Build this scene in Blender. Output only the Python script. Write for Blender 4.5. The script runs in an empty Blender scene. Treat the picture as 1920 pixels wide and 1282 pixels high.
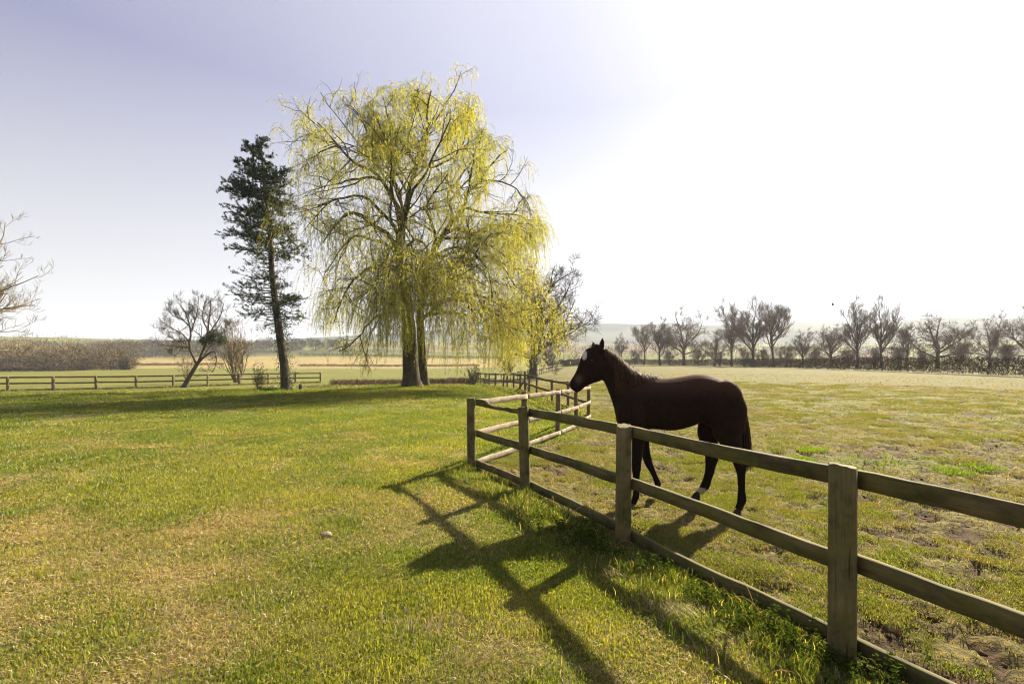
import bpy, math, numpy as np
from mathutils import Vector, Matrix
R = math.radians
SC = bpy.context.scene
COL = SC.collection

# ------------------------------------------------------------------ camera, sky, sun, exposure
FPX, CX, HY, EYE = 880.0, 960.0, 675.0, 1.66          # focal length (photo px), centre column, horizon row, eye height
cam_d = bpy.data.cameras.new('camera'); cam = bpy.data.objects.new('camera', cam_d); COL.objects.link(cam)
cam.location = (0, 0, EYE); cam.rotation_euler = (R(90), 0, 0)
cam_d.sensor_width = 36.0; cam_d.lens = FPX / 1920 * 36; cam_d.shift_y = (HY - 641) / 1920
cam_d.clip_start = 0.05; cam_d.clip_end = 20000
SC.camera = cam
SC.cycles.filter_width = 1.1; SC.cycles.use_adaptive_sampling = True; SC.cycles.adaptive_threshold = 0.01
SUN_AZ, SUN_EL = 42.0, 34.0                            # degrees right of the view direction, above the horizon
world = bpy.data.worlds.new('World'); SC.world = world; world.use_nodes = True
wn = world.node_tree.nodes; wl = world.node_tree.links
bg = wn['Background']; sky = wn.new('ShaderNodeTexSky'); sky.sky_type = 'NISHITA'; sky.sun_disc = False
sky.sun_elevation = R(SUN_EL); sky.sun_rotation = R(SUN_AZ)
sky.air_density = 1.0; sky.dust_density = 0.4; sky.ozone_density = 2.2; sky.altitude = 60
# thin spring haze: a pale veil thickening towards the horizon all the way round, lifted overhead as added fill, with the broad glow of hazy air around the sun
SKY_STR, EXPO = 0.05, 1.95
tcw = wn.new('ShaderNodeTexCoord'); sep = wn.new('ShaderNodeSeparateXYZ'); wl.new(tcw.outputs['Generated'], sep.inputs[0])
def wramp(stops):
    r_ = wn.new('ShaderNodeValToRGB'); e_ = r_.color_ramp.elements
    while len(e_) < len(stops): e_.new(0.5)
    for i_, (p_, c_) in enumerate(stops): e_[i_].position = p_; e_[i_].color = (*c_, 1)
    return r_
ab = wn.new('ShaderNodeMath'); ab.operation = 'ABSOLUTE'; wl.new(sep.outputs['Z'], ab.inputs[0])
veil = wramp([(0, (.70, .685, .69)), (.12, (.70, .685, .70)), (.22, (.61, .60, .65)), (.32, (.47, .465, .56)), (.47, (.23, .235, .41)), (.7, (.36, .355, .49)), (1, (.62, .61, .68))]); wl.new(ab.outputs[0], veil.inputs['Fac'])  # last two stops, out of view overhead, brightened to add fill light
dt = wn.new('ShaderNodeVectorMath'); dt.operation = 'DOT_PRODUCT'; dt.inputs[1].default_value = (math.sin(R(SUN_AZ)) * math.cos(R(SUN_EL)), math.cos(R(SUN_AZ)) * math.cos(R(SUN_EL)), math.sin(R(SUN_EL)))
nrm_ = wn.new('ShaderNodeVectorMath'); nrm_.operation = 'NORMALIZE'; wl.new(tcw.outputs['Generated'], nrm_.inputs[0]); wl.new(nrm_.outputs[0], dt.inputs[0])
glow = wramp([(0, (.0, .0, .0)), (.27, (.07, .07, .07)), (.55, (.21, .207, .205)), (.72, (.34, .336, .325)), (.82, (.44, .435, .415)), (.90, (.53, .52, .49)), (1, (.86, .84, .78))]); glow.color_ramp.interpolation = 'B_SPLINE'; wl.new(dt.outputs['Value'], glow.inputs['Fac'])
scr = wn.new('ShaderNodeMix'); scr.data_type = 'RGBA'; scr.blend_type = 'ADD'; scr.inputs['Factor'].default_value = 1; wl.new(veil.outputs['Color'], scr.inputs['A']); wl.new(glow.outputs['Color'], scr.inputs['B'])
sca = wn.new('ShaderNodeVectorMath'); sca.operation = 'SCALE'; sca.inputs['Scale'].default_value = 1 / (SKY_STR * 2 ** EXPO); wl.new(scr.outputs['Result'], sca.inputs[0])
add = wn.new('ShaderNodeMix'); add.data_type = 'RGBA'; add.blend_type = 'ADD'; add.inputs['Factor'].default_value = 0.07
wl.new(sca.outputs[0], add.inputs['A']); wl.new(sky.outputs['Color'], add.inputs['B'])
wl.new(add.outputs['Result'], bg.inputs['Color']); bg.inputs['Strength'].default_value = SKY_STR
sun_d = bpy.data.lights.new('sun', 'SUN'); sun = bpy.data.objects.new('sun', sun_d); COL.objects.link(sun)
sun_d.energy = 5.0; sun_d.angle = R(0.9); sun_d.color = (1.0, 0.88, 0.68)
sd = Vector((math.sin(R(SUN_AZ)) * math.cos(R(SUN_EL)), math.cos(R(SUN_AZ)) * math.cos(R(SUN_EL)), math.sin(R(SUN_EL))))
sun.rotation_euler = (-sd).to_track_quat('-Z', 'Y').to_euler()
vs = SC.view_settings; vs.view_transform = 'Standard'; vs.look = 'None'; vs.gamma = 1; vs.use_curve_mapping = False
vs.exposure = EXPO

# ------------------------------------------------------------------ helpers
def px(x, y, Z):
    return np.array([(x - CX) / FPX * Z, Z, EYE - (y - HY) / FPX * Z])

def _h(ix, iy, s):
    n = (ix.astype(np.int64) * 374761393 + iy.astype(np.int64) * 668265263 + s * 1442695041) & 0xffffffff
    n = ((n ^ (n >> 13)) * 1274126177) & 0xffffffff
    return ((n ^ (n >> 16)) & 0xffff) / 65535.0

def vnoise(x, y, s=0):
    ix = np.floor(x); iy = np.floor(y); fx = x - ix; fy = y - iy
    fx = fx * fx * (3 - 2 * fx); fy = fy * fy * (3 - 2 * fy)
    a = _h(ix, iy, s); b = _h(ix + 1, iy, s); c = _h(ix, iy + 1, s); d = _h(ix + 1, iy + 1, s)
    return (a * (1 - fx) + b * fx) * (1 - fy) + (c * (1 - fx) + d * fx) * fy

def fbm(x, y, o=4, s=0):
    t = 0; a = 0.5; n = 0
    for i in range(o):
        t = t + a * vnoise(x + 17.3 * i, y - 9.1 * i, s + i); n += a; a *= 0.5; x = x * 2.03; y = y * 2.03
    return t / n

def sstep(a, b, x):
    t = np.clip((x - a) / (b - a), 0, 1); return t * t * (3 - 2 * t)

def mesh(name, V, F, mat=None, smooth=False, col=None, mats=None, midx=None):
    """V (n,3); F list of index arrays (m,3) or (m,4)"""
    me = bpy.data.meshes.new(name)
    if not isinstance(F, (list, tuple)): F = [F]
    F = [np.asarray(f, dtype=np.int32) for f in F if len(f)]
    V = np.asarray(V, dtype=np.float32)
    me.vertices.add(len(V)); me.vertices.foreach_set('co', V.ravel())
    li = np.concatenate([f.ravel() for f in F]); tot = np.concatenate([np.full(len(f), f.shape[1], np.int32) for f in F])
    st = np.concatenate([[0], np.cumsum(tot)[:-1]]).astype(np.int32)
    me.loops.add(len(li)); me.loops.foreach_set('vertex_index', li)
    me.polygons.add(len(tot)); me.polygons.foreach_set('loop_start', st)
    try: me.polygons.foreach_set('loop_total', tot)
    except Exception: pass
    if smooth: me.polygons.foreach_set('use_smooth', np.ones(len(tot), bool))
    for m in (mats or ([mat] if mat else [])): me.materials.append(m)
    if midx is not None: me.polygons.foreach_set('material_index', np.asarray(midx, np.int32))
    if col is not None:
        a = me.color_attributes.new('Col', 'FLOAT_COLOR', 'POINT')
        c = np.ones((len(V), 4), np.float32); c[:, :3] = col; a.data.foreach_set('color', c.ravel())
    me.update(calc_edges=True)
    return me

def put(name, me, parent=None, loc=None, rot=None, scale=None, **tags):
    o = bpy.data.objects.new(name, me); COL.objects.link(o)
    if parent is not None: o.parent = parent
    if loc is not None: o.location = [float(v) for v in loc]
    if rot is not None: o.rotation_euler = [float(v) for v in rot]
    if scale is not None: o.scale = [float(v) for v in (scale if hasattr(scale, '__len__') else (scale,) * 3)]
    for k, v in tags.items(): o[k] = v
    return o

def unit(v): return v / np.maximum(np.linalg.norm(v, axis=-1, keepdims=True), 1e-9)

def tubes(P, Rd, sides=5, cap=True):
    """P (N,K,3) polylines, Rd (N,K) radii -> V, F"""
    P = np.asarray(P, float); Rd = np.asarray(Rd, float); N, K, _ = P.shape
    T = np.empty_like(P); T[:, 1:-1] = P[:, 2:] - P[:, :-2]; T[:, 0] = P[:, 1] - P[:, 0]; T[:, -1] = P[:, -1] - P[:, -2]
    T = unit(T); m = unit(P[:, -1] - P[:, 0])
    ref = np.where(np.abs(m[:, 2:3]) > 0.75, np.array([[1.0, 0.2, 0]]), np.array([[0, 0, 1.0]]))
    A = unit(np.cross(T, ref[:, None, :])); B = np.cross(T, A)
    th = np.arange(sides) * 2 * np.pi / sides
    V = P[:, :, None, :] + Rd[:, :, None, None] * (np.cos(th)[None, None, :, None] * A[:, :, None, :] + np.sin(th)[None, None, :, None] * B[:, :, None, :])
    b = np.arange(N)[:, None, None] * K * sides + np.arange(K - 1)[None, :, None] * sides
    j = np.arange(sides)[None, None, :]; j2 = (j + 1) % sides
    F = np.stack([b + j, b + j2, b + sides + j2, b + sides + j], -1).reshape(-1, 4)
    return V.reshape(-1, 3), F

def ribbons(P, Rd, rng):
    """thin twigs and shoots: flat strips, each turned its own way"""
    P = np.asarray(P, float); N, K, _ = P.shape; T = unit(P[:, -1] - P[:, 0]); s = rng.normal(size=(N, 3)); s = unit(s - (s * T).sum(1, keepdims=True) * T)[:, None, :] * Rd[:, :, None] * 1.25
    V = np.stack([P - s, P + s], 2).reshape(-1, 3); a = np.arange(N)[:, None] * K * 2 + np.arange(K - 1)[None] * 2
    return V, np.stack([a, a + 1, a + 3, a + 2], -1).reshape(-1, 4)

class Geo:
    def __init__(s): s.V = []; s.F = []; s.C = []; s.n = 0
    def add(s, V, F, c=None):
        s.V.append(V); s.F += [np.asarray(f) + s.n for f in (F if isinstance(F, list) else [F])]
        if c is not None: s.C.append(np.broadcast_to(np.asarray(c, float), (len(V), 3)))
        s.n += len(V); return s
    def mesh(s, name, mat, smooth=False):
        return mesh(name, np.concatenate(s.V), s.F, mat, smooth, np.concatenate(s.C) if s.C else None)

def resample(pts, K):
    p = np.asarray(pts, float); n = len(p)
    if n > 2:                                            # catmull-rom
        q = np.vstack([2 * p[0] - p[1], p, 2 * p[-1] - p[-2]]); out = []
        for i in range(n - 1):
            a, b, c, d = q[i], q[i + 1], q[i + 2], q[i + 3]
            for t in np.linspace(0, 1, 8, endpoint=False):
                out.append(0.5 * ((2 * b) + (c - a) * t + (2 * a - 5 * b + 4 * c - d) * t * t + (3 * b - a - 3 * c + d) * t ** 3))
        out.append(p[-1]); p = np.array(out)
    s = np.concatenate([[0], np.cumsum(np.linalg.norm(np.diff(p, axis=0), axis=1))])
    return np.stack([np.interp(np.linspace(0, s[-1], K), s, p[:, k]) for k in range(p.shape[1])], 1)

def spawn(rng, P, Rd, n, t0, t1, a0, a1, up=0.0):
    """children start points on parents: returns start, dir, parent radius, parent length, t"""
    N, K, _ = P.shape
    if np.isscalar(n): par = np.repeat(np.arange(N), n)
    else: par = np.repeat(np.arange(N), n)
    M = len(par); t = rng.uniform(t0, t1, M); f = t * (K - 1); i = np.minimum(f.astype(int), K - 2); w = (f - i)[:, None]
    S = P[par, i] * (1 - w) + P[par, i + 1] * w; T = unit(P[par, i + 1] - P[par, i])
    rr = Rd[par, i] * (1 - w[:, 0]) + Rd[par, i + 1] * w[:, 0]
    rv = rng.normal(size=(M, 3)); rv[:, 2] += up; pr = unit(rv - (rv * T).sum(1, keepdims=True) * T)
    a = np.radians(rng.uniform(a0, a1, M))[:, None]
    D = T * np.cos(a) + pr * np.sin(a)
    L = np.linalg.norm(np.diff(P, axis=1), axis=2).sum(1)[par]
    return S, D, rr, L, t, par

def grow(rng, S, D, L, K, wander=0.2, trop=(0, 0, 0), trop_end=None):
    M = len(S); P = np.empty((M, K, 3)); P[:, 0] = S; d = D.copy(); st = (np.asarray(L) / (K - 1))[:, None]
    t0 = np.asarray(trop, float); t1 = t0 if trop_end is None else np.asarray(trop_end, float)
    for k in range(1, K):
        f = k / (K - 1)
        d = unit(d + rng.normal(size=(M, 3)) * wander + t0 * (1 - f) + t1 * f); P[:, k] = P[:, k - 1] + d * st
    return P

def taper(r0, r1, K, pw=1.0):
    f = np.linspace(0, 1, K) ** pw
    return np.asarray(r0)[:, None] * (1 - f) + np.asarray(r1)[:, None] * f

def smooth_ring_top(pts): return pts

# ------------------------------------------------------------------ materials
def newmat(name):
    m = bpy.data.materials.new(name); m.use_nodes = True; nt = m.node_tree; nt.nodes.clear()
    return m, nt, nt.nodes, nt.links

def ramp(nt, stops):
    r = nt.nodes.new('ShaderNodeValToRGB'); e = r.color_ramp.elements
    while len(e) < len(stops): e.new(0.5)
    for i, (p, c) in enumerate(stops): e[i].position = p; e[i].color = (*c, 1)
    return r

def noise_node(nt, scale, detail=5, rough=0.6, vec=None, sc3=None, coord='Object'):
    n = nt.nodes.new('ShaderNodeTexNoise'); n.inputs['Scale'].default_value = scale
    n.inputs['Detail'].default_value = detail; n.inputs['Roughness'].default_value = rough
    tc = nt.nodes.new('ShaderNodeTexCoord')
    if sc3:
        mp = nt.nodes.new('ShaderNodeMapping'); mp.inputs['Scale'].default_value = sc3
        nt.links.new(tc.outputs[coord], mp.inputs['Vector']); nt.links.new(mp.outputs['Vector'], n.inputs['Vector'])
    else: nt.links.new(tc.outputs[coord], n.inputs['Vector'])
    return n

def mat_bark(name, c0, c1, scale=6, bump=0.4, moss=None, rough=0.9, sc3=(1, 1, 0.25)):
    m, nt, N, L = newmat(name)
    out = N.new('ShaderNodeOutputMaterial'); p = N.new('ShaderNodeBsdfPrincipled'); p.inputs['Roughness'].default_value = rough
    p.inputs['Specular IOR Level'].default_value = 0.25
    n = noise_node(nt, scale, 6, 0.65, sc3=sc3); r = ramp(nt, [(0.32, c0), (0.68, c1)])
    L.new(n.outputs['Fac'], r.inputs['Fac']); colr = r.outputs['Color']
    if moss:
        n2 = noise_node(nt, scale * 0.35, 4, 0.6); rm = ramp(nt, [(0.48, (0, 0, 0)), (0.62, (1, 1, 1))]); L.new(n2.outputs['Fac'], rm.inputs['Fac'])
        mx = N.new('ShaderNodeMix'); mx.data_type = 'RGBA'; mx.inputs['B'].default_value = (*moss, 1)
        L.new(rm.outputs['Color'], mx.inputs['Factor']); L.new(colr, mx.inputs['A']); colr = mx.outputs['Result']
    L.new(colr, p.inputs['Base Color'])
    if bump:
        b = N.new('ShaderNodeBump'); b.inputs['Strength'].default_value = bump; b.inputs['Distance'].default_value = 0.03
        L.new(n.outputs['Fac'], b.inputs['Height']); L.new(b.outputs['Normal'], p.inputs['Normal'])
    L.new(p.outputs['BSDF'], out.inputs['Surface'])
    return m

def mat_leaf(name, attr=True, col=(0.1, 0.15, 0.03), trans=0.5, tcol=(1.15, 1.2, 0.55), gloss=0.06, vary=0.25):
    m, nt, N, L = newmat(name)
    out = N.new('ShaderNodeOutputMaterial'); d = N.new('ShaderNodeBsdfDiffuse'); t = N.new('ShaderNodeBsdfTranslucent'); mx = N.new('ShaderNodeMixShader')
    mx.inputs['Fac'].default_value = trans
    if attr:
        a = N.new('ShaderNodeVertexColor'); a.layer_name = 'Col'; c = a.outputs['Color']
    else:
        n = noise_node(nt, 3.0, 3, 0.6); r = ramp(nt, [(0.3, tuple(v * (1 - vary) for v in col)), (0.7, tuple(v * (1 + vary) for v in col))])
        L.new(n.outputs['Fac'], r.inputs['Fac']); c = r.outputs['Color']
    mu = N.new('ShaderNodeMix'); mu.data_type = 'RGBA'; mu.blend_type = 'MULTIPLY'; mu.inputs['Factor'].default_value = 1
    mu.inputs['B'].default_value = (*tcol, 1); L.new(c, mu.inputs['A'])
    L.new(c, d.inputs['Color']); L.new(mu.outputs['Result'], t.inputs['Color'])
    L.new(d.outputs['BSDF'], mx.inputs[1]); L.new(t.outputs['BSDF'], mx.inputs[2])
    g = N.new('ShaderNodeBsdfGlossy'); g.inputs['Roughness'].default_value = 0.45; m2 = N.new('ShaderNodeMixShader'); m2.inputs['Fac'].default_value = gloss
    L.new(mx.outputs['Shader'], m2.inputs[1]); L.new(g.outputs['BSDF'], m2.inputs[2]); L.new(m2.outputs['Shader'], out.inputs['Surface'])
    return m

def mat_wood(name, a=(0.080, 0.058, 0.030), b=(0.150, 0.112, 0.060), alg=(0.066, 0.066, 0.012), algamt=0.60, axis='x'):
    m, nt, N, L = newmat(name)
    out = N.new('ShaderNodeOutputMaterial'); p = N.new('ShaderNodeBsdfPrincipled'); p.inputs['Roughness'].default_value = 0.85
    p.inputs['Specular IOR Level'].default_value = 0.25
    s3 = (0.06, 1, 1) if axis == 'x' else (1, 1, 0.06)
    tc = N.new('ShaderNodeTexCoord'); oi = N.new('ShaderNodeObjectInfo'); va = N.new('ShaderNodeVectorMath'); va.operation = 'ADD'
    cb = N.new('ShaderNodeCombineXYZ'); mm = N.new('ShaderNodeMath'); mm.operation = 'MULTIPLY'; mm.inputs[1].default_value = 37.0
    L.new(oi.outputs['Random'], mm.inputs[0]); L.new(mm.outputs[0], cb.inputs['X']); L.new(mm.outputs[0], cb.inputs['Z'])
    L.new(tc.outputs['Object'], va.inputs[0]); L.new(cb.outputs[0], va.inputs[1])
    def nz(scale, sc, det=6, ro=0.65):
        mp = N.new('ShaderNodeMapping'); mp.inputs['Scale'].default_value = sc; L.new(va.outputs[0], mp.inputs['Vector'])
        n = N.new('ShaderNodeTexNoise'); n.inputs['Scale'].default_value = scale; n.inputs['Detail'].default_value = det; n.inputs['Roughness'].default_value = ro
        L.new(mp.outputs[0], n.inputs['Vector']); return n
    g = nz(60, s3); r = ramp(nt, [(0.33, a), (0.66, b)]); L.new(g.outputs['Fac'], r.inputs['Fac'])
    st = nz(3.2, (1, 1, 1), 5, 0.7); rs = ramp(nt, [(1 - algamt - 0.13, (0, 0, 0)), (1 - algamt + 0.15, (0.85, 0.85, 0.85))]); L.new(st.outputs['Fac'], rs.inputs['Fac'])
    mx = N.new('ShaderNodeMix'); mx.data_type = 'RGBA'; mx.inputs['B'].default_value = (*alg, 1)
    L.new(rs.outputs['Color'], mx.inputs['Factor']); L.new(r.outputs['Color'], mx.inputs['A'])
    cr = nz(90, (s3[0] * 0.5, s3[1], s3[2] * (0.5 if axis == 'z' else 1)), 3, 0.5); rc = ramp(nt, [(0.30, (0.35, 0.33, 0.3)), (0.38, (1, 1, 1))]); L.new(cr.outputs['Fac'], rc.inputs['Fac'])
    mu = N.new('ShaderNodeMix'); mu.data_type = 'RGBA'; mu.blend_type = 'MULTIPLY'; mu.inputs['Factor'].default_value = 1
    L.new(mx.outputs['Result'], mu.inputs['A']); L.new(rc.outputs['Color'], mu.inputs['B'])
    bl_ = nz(7.0, (1, 1, 1) if axis == 'z' else (.5, 1, 1), 4, .6); rb_ = ramp(nt, [(0.32, (0.50, 0.48, 0.45)), (0.5, (1, 1, 1)), (0.7, (1.25, 1.2, 1.1))]); L.new(bl_.outputs['Fac'], rb_.inputs['Fac'])
    mu2 = N.new('ShaderNodeMix'); mu2.data_type = 'RGBA'; mu2.blend_type = 'MULTIPLY'; mu2.inputs['Factor'].default_value = 1; L.new(mu.outputs['Result'], mu2.inputs['A']); L.new(rb_.outputs['Color'], mu2.inputs['B'])
    L.new(mu2.outputs['Result'], p.inputs['Base Color'])
    bp = N.new('ShaderNodeBump'); bp.inputs['Strength'].default_value = 0.5; bp.inputs['Distance'].default_value = 0.006
    L.new(g.outputs['Fac'], bp.inputs['Height']); L.new(bp.outputs['Normal'], p.inputs['Normal'])
    L.new(p.outputs['BSDF'], out.inputs['Surface'])
    return m

def mat_plain(name, c, rough=0.8, spec=0.3, vary=0.2, scale=8):
    m, nt, N, L = newmat(name)
    out = N.new('ShaderNodeOutputMaterial'); p = N.new('ShaderNodeBsdfPrincipled'); p.inputs['Roughness'].default_value = rough; p.inputs['Specular IOR Level'].default_value = spec
    n = noise_node(nt, scale, 4); r = ramp(nt, [(0.3, tuple(v * (1 - vary) for v in c)), (0.7, tuple(min(1, v * (1 + vary)) for v in c))])
    L.new(n.outputs['Fac'], r.inputs['Fac']); L.new(r.outputs['Color'], p.inputs['Base Color']); L.new(p.outputs['BSDF'], out.inputs['Surface'])
    return m

M_WILLOW_BARK = mat_bark('willow_bark', (0.030, 0.024, 0.017), (0.10, 0.08, 0.052), 7, 0.9, moss=(0.075, 0.07, 0.024))
M_BARK = mat_bark('dark_bark', (0.045, 0.036, 0.03), (0.11, 0.09, 0.07), 8, 0.7, moss=(0.08, 0.085, 0.04))
M_CONBARK = mat_bark('conifer_bark', (0.035, 0.028, 0.022), (0.09, 0.07, 0.05), 8, 0.8)
M_TWIG = mat_bark('twig_bark', (0.066, 0.051, 0.035), (0.14, 0.11, 0.072), 3, 0)
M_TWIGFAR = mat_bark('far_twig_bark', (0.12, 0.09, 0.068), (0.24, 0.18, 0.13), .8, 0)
M_TWIGPALE = mat_bark('pale_twig_bark', (0.14, 0.11, 0.065), (0.27, 0.215, 0.13), 3, 0)
M_HEDGE = mat_bark('hedge_twig', (0.05, 0.038, 0.028), (0.13, 0.10, 0.065), 0.6, 0)
M_STRAND = mat_bark('willow_shoot', (0.19, 0.17, 0.04), (0.31, 0.27, 0.07), 3, 0)
M_WLEAF = mat_leaf('willow_leaf', True, trans=0.6, tcol=(1.35, 1.25, 0.45), gloss=.02)
M_NEEDLE = mat_leaf('needle', True, trans=0.15, tcol=(1, 1.1, 0.6), gloss=0.04)
M_GRASS = mat_leaf('grass_blade', True, trans=0.55, tcol=(1.3, 1.25, 0.45), gloss=0.025)
M_WEED = mat_leaf('weed_leaf', True, trans=0.45, tcol=(1.2, 1.2, 0.4), gloss=0.0)
M_RAIL = mat_wood('rail_wood', axis='x')
M_POST = mat_wood('post_wood', (0.095, 0.072, 0.038), (0.17, 0.13, 0.073), alg=(0.082, 0.080, 0.016), algamt=0.56, axis='z')
M_RAIL2 = mat_wood('rail_wood_pale', (0.19, 0.145, 0.10), (0.36, 0.29, 0.205), alg=(0.13, 0.10, 0.062), algamt=0.44, axis='x')
M_RAILB = mat_wood('rail_wood_brown', (0.075, 0.053, 0.03), (0.18, 0.13, 0.075), alg=(0.09, 0.08, 0.03), algamt=0.45, axis='x')
M_POSTB = mat_wood('post_wood_brown', (0.09, 0.065, 0.038), (0.21, 0.155, 0.09), alg=(0.09, 0.08, 0.03), algamt=0.42, axis='z')
M_BROKEN = mat_plain('chewed_wood', (0.42, 0.28, 0.14), vary=0.4, scale=40)

# ------------------------------------------------------------------ terrain
P0 = (2.66, 0.86); P1 = (1.82, 2.588); P2 = (1.015, 4.29); P3 = (0.168, 5.90); P4 = (-0.618, 7.15)
RET = [P4, (0.23, 9.0), (1.04, 10.7), (1.74, 12.7), (2.49, 15.3)]
BACK = [(2.49, 15.3), (2.23, 18.7), (1.79, 21.0), (1.25, 23.8), (0.93, 25.6), (0.76, 26.7), (0.48, 27.4), (0.1, 28.6), (-0.31, 30.3), (-0.6, 31.6), (-1.2, 33.8), (-1.75, 36.0), (-2.2, 38.2), (-2.74, 40.6), (-3.2, 43.0), (-3.55, 45.2)]
FARF = [(-3.3, 46.0), (-1.58, 47.0), (2.3, 64.0), (11.2, 105.0)]
LEFTF = [(-54.0, 28.5), (-37.2, 35.2), (-29.3, 40.0), (-20.0, 49.0)]
cp = []
for r_ in (0.7, 2.5, 5, 8):
    for a_ in range(-180, 181, 30): cp.append((r_ * math.sin(R(a_)), r_ * math.cos(R(a_)), 0))
for r_ in (20, 80, 300, 700):
    for a_ in (-180, -150, -120, -90, 90, 120, 150, 180): cp.append((r_ * math.sin(R(a_)), r_ * math.cos(R(a_)), 0 if r_ < 100 else 6))
cp += [(-5.9, 28, .07), (-3, 14, 0), (-8, 18, 0.0), (-13, 14, 0), (-12, 21, -.03), (-5, 22, .03), (0.23, 9, -.04), (1.04, 10.7, -.07), (1.74, 12.7, -.15), (2.49, 15.3, -.24),
       (1.79, 21, -.27), (.76, 26.7, -.18), (-1.2, 33.8, -.36), (-3.2, 43, -.53), (-1.6, 46, -.7), (2.3, 64, -.74), (11.2, 105, -.34), (5, 10, 0), (10, 20, 0), (6, 30, -.15),
       (20, 35, 0), (20, 60, 0), (50, 45.6, 0), (56, 112, 0), (33, 162, 0), (30, 90, -.1), (80, 60, 0), (100, 100, 0), (-13.6, 30, -.30), (-26.6, 38, -.56), (-37.2, 35.2, -.66),
       (-29.3, 40, -.7), (-20, 49, -.71), (-45, 25, -.4), (-25, 22, -.1), (-10, 40, -.55), (-60, 45, -.8)]
for (x, y, Z) in [(40, 697, 110), (300, 690, 150), (120, 690, 160), (250, 690, 170), (280, 672, 260), (0, 672, 300), (650, 688, 180), (650, 668, 300), (650, 640, 500), (450, 688, 180),
                  (450, 668, 300), (450, 645, 500), (900, 672, 300), (900, 650, 500), (1300, 676, 250), (1300, 660, 350), (1300, 645, 600), (1700, 676, 250), (1700, 662, 350), (1700, 648, 600),
                  (1950, 676, 250), (1950, 648, 600), (0, 640, 600)]:
    w_ = px(x, y, Z); cp.append((w_[0], w_[1], w_[2]))
cp = np.array(cp)
def _uv(x, y):
    r = np.hypot(x, y); a = np.arctan2(x, y); return np.stack([1.5 * a, np.log(np.minimum(r, 700) + 3)], -1)
_cu = _uv(cp[:, 0], cp[:, 1])
def _tps(d2): return np.where(d2 > 1e-12, 0.5 * d2 * np.log(np.maximum(d2, 1e-12)), 0)
_n = len(cp); _A = np.zeros((_n + 3, _n + 3)); _d2 = ((_cu[:, None] - _cu[None]) ** 2).sum(-1)
_A[:_n, :_n] = _tps(_d2) + np.eye(_n) * 2e-3; _A[:_n, _n] = 1; _A[:_n, _n + 1:] = _cu; _A[_n:, :_n] = _A[:_n, _n:].T
_w = np.linalg.solve(_A, np.concatenate([cp[:, 2], [0, 0, 0]]))
HILL = np.array([[-4000, 20], [0, 30], [500, 70], [900, 112], [1100, 132], [1200, 127], [1350, 122], [1500, 136], [1620, 130], [1760, 150], [1850, 146], [2000, 150], [4000, 150], [9000, 60]], float)
def gz0(x, y):
    x = np.asarray(x, float); y = np.asarray(y, float); sh = x.shape; x = x.ravel(); y = y.ravel(); out = np.empty(len(x))
    for i in range(0, len(x), 20000):
        u = _uv(x[i:i + 20000], y[i:i + 20000]); d2 = ((u[:, None] - _cu[None]) ** 2).sum(-1)
        out[i:i + 20000] = _tps(d2) @ _w[:_n] + _w[_n] + u @ _w[_n + 1:]
    r = np.hypot(x, y); out *= sstep(1.0, 6.5, r)
    pxx = np.where(y > 1, x / np.maximum(y, 1) * FPX + CX, np.where(x > 0, 9000, -4000))
    H = np.interp(np.clip(pxx, -4000, 9000), HILL[:, 0], HILL[:, 1])
    k = sstep(800, 1650, r); H = H * np.clip(y / np.maximum(r, 1), .35, 1); out = out * (1 - k) + k * H * (1 + 0.16 * (fbm(x / 420, y / 420, 4, 5) - 0.5))
    return out.reshape(sh)

PADPOLY = np.array([(7.0, -8.2), P1, P2, P3, P4] + RET[1:] + BACK[1:] + FARF + [(30, 165), (60, 190), (130, 190), (130, -8.2)], float)
def inside(x, y, poly=PADPOLY):
    c = np.zeros(x.shape, bool); n = len(poly)
    for i in range(n):
        x1, y1 = poly[i]; x2, y2 = poly[(i + 1) % n]
        if y1 == y2: continue
        c ^= ((y1 > y) != (y2 > y)) & (x < (x2 - x1) * (y - y1) / (y2 - y1) + x1)
    return c
def dpoly(x, y, pts):
    d = np.full(x.shape, 1e9)
    for (x1, y1), (x2, y2) in zip(pts[:-1], pts[1:]):
        ex, ey = x2 - x1, y2 - y1; t = np.clip(((x - x1) * ex + (y - y1) * ey) / (ex * ex + ey * ey), 0, 1)
        d = np.minimum(d, np.hypot(x - x1 - t * ex, y - y1 - t * ey))
    return d
MAINF = [(4.4, -2.7), P0, P1, P2, P3, P4]
def mudmask(x, y):
    """0..1 bare trampled soil in the paddock: clods and hoof pits"""
    near = np.exp(-dpoly(x, y, MAINF[1:] + RET[1:3]) / 2.4)
    big = fbm(x / 1.7 + 4, y / 1.7, 3, 21)
    return np.clip((fbm(x * 5.2, y * 6.5, 4, 31) - 0.525 + 0.05 * near + 0.36 * (big - 0.5)) * 10, 0, 1)
def clod(x, y):
    return fbm(x * 8.5, y * 8.5, 3, 77) - 0.5
def gz(x, y):
    x = np.asarray(x, float); y = np.asarray(y, float)
    h = gz0(x, y); p = inside(x, y); r = np.hypot(x, y); fade = 1 - sstep(25, 60, r)
    h = h + fade * np.where(p, 0.060 * clod(x, y) + 0.02 * (fbm(x * 1.3, y * 1.3, 3, 8) - .5) - 0.05 * mudmask(x, y), 0.03 * (fbm(x * 2.2, y * 2.2, 3, 9) - .5))
    return h

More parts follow.
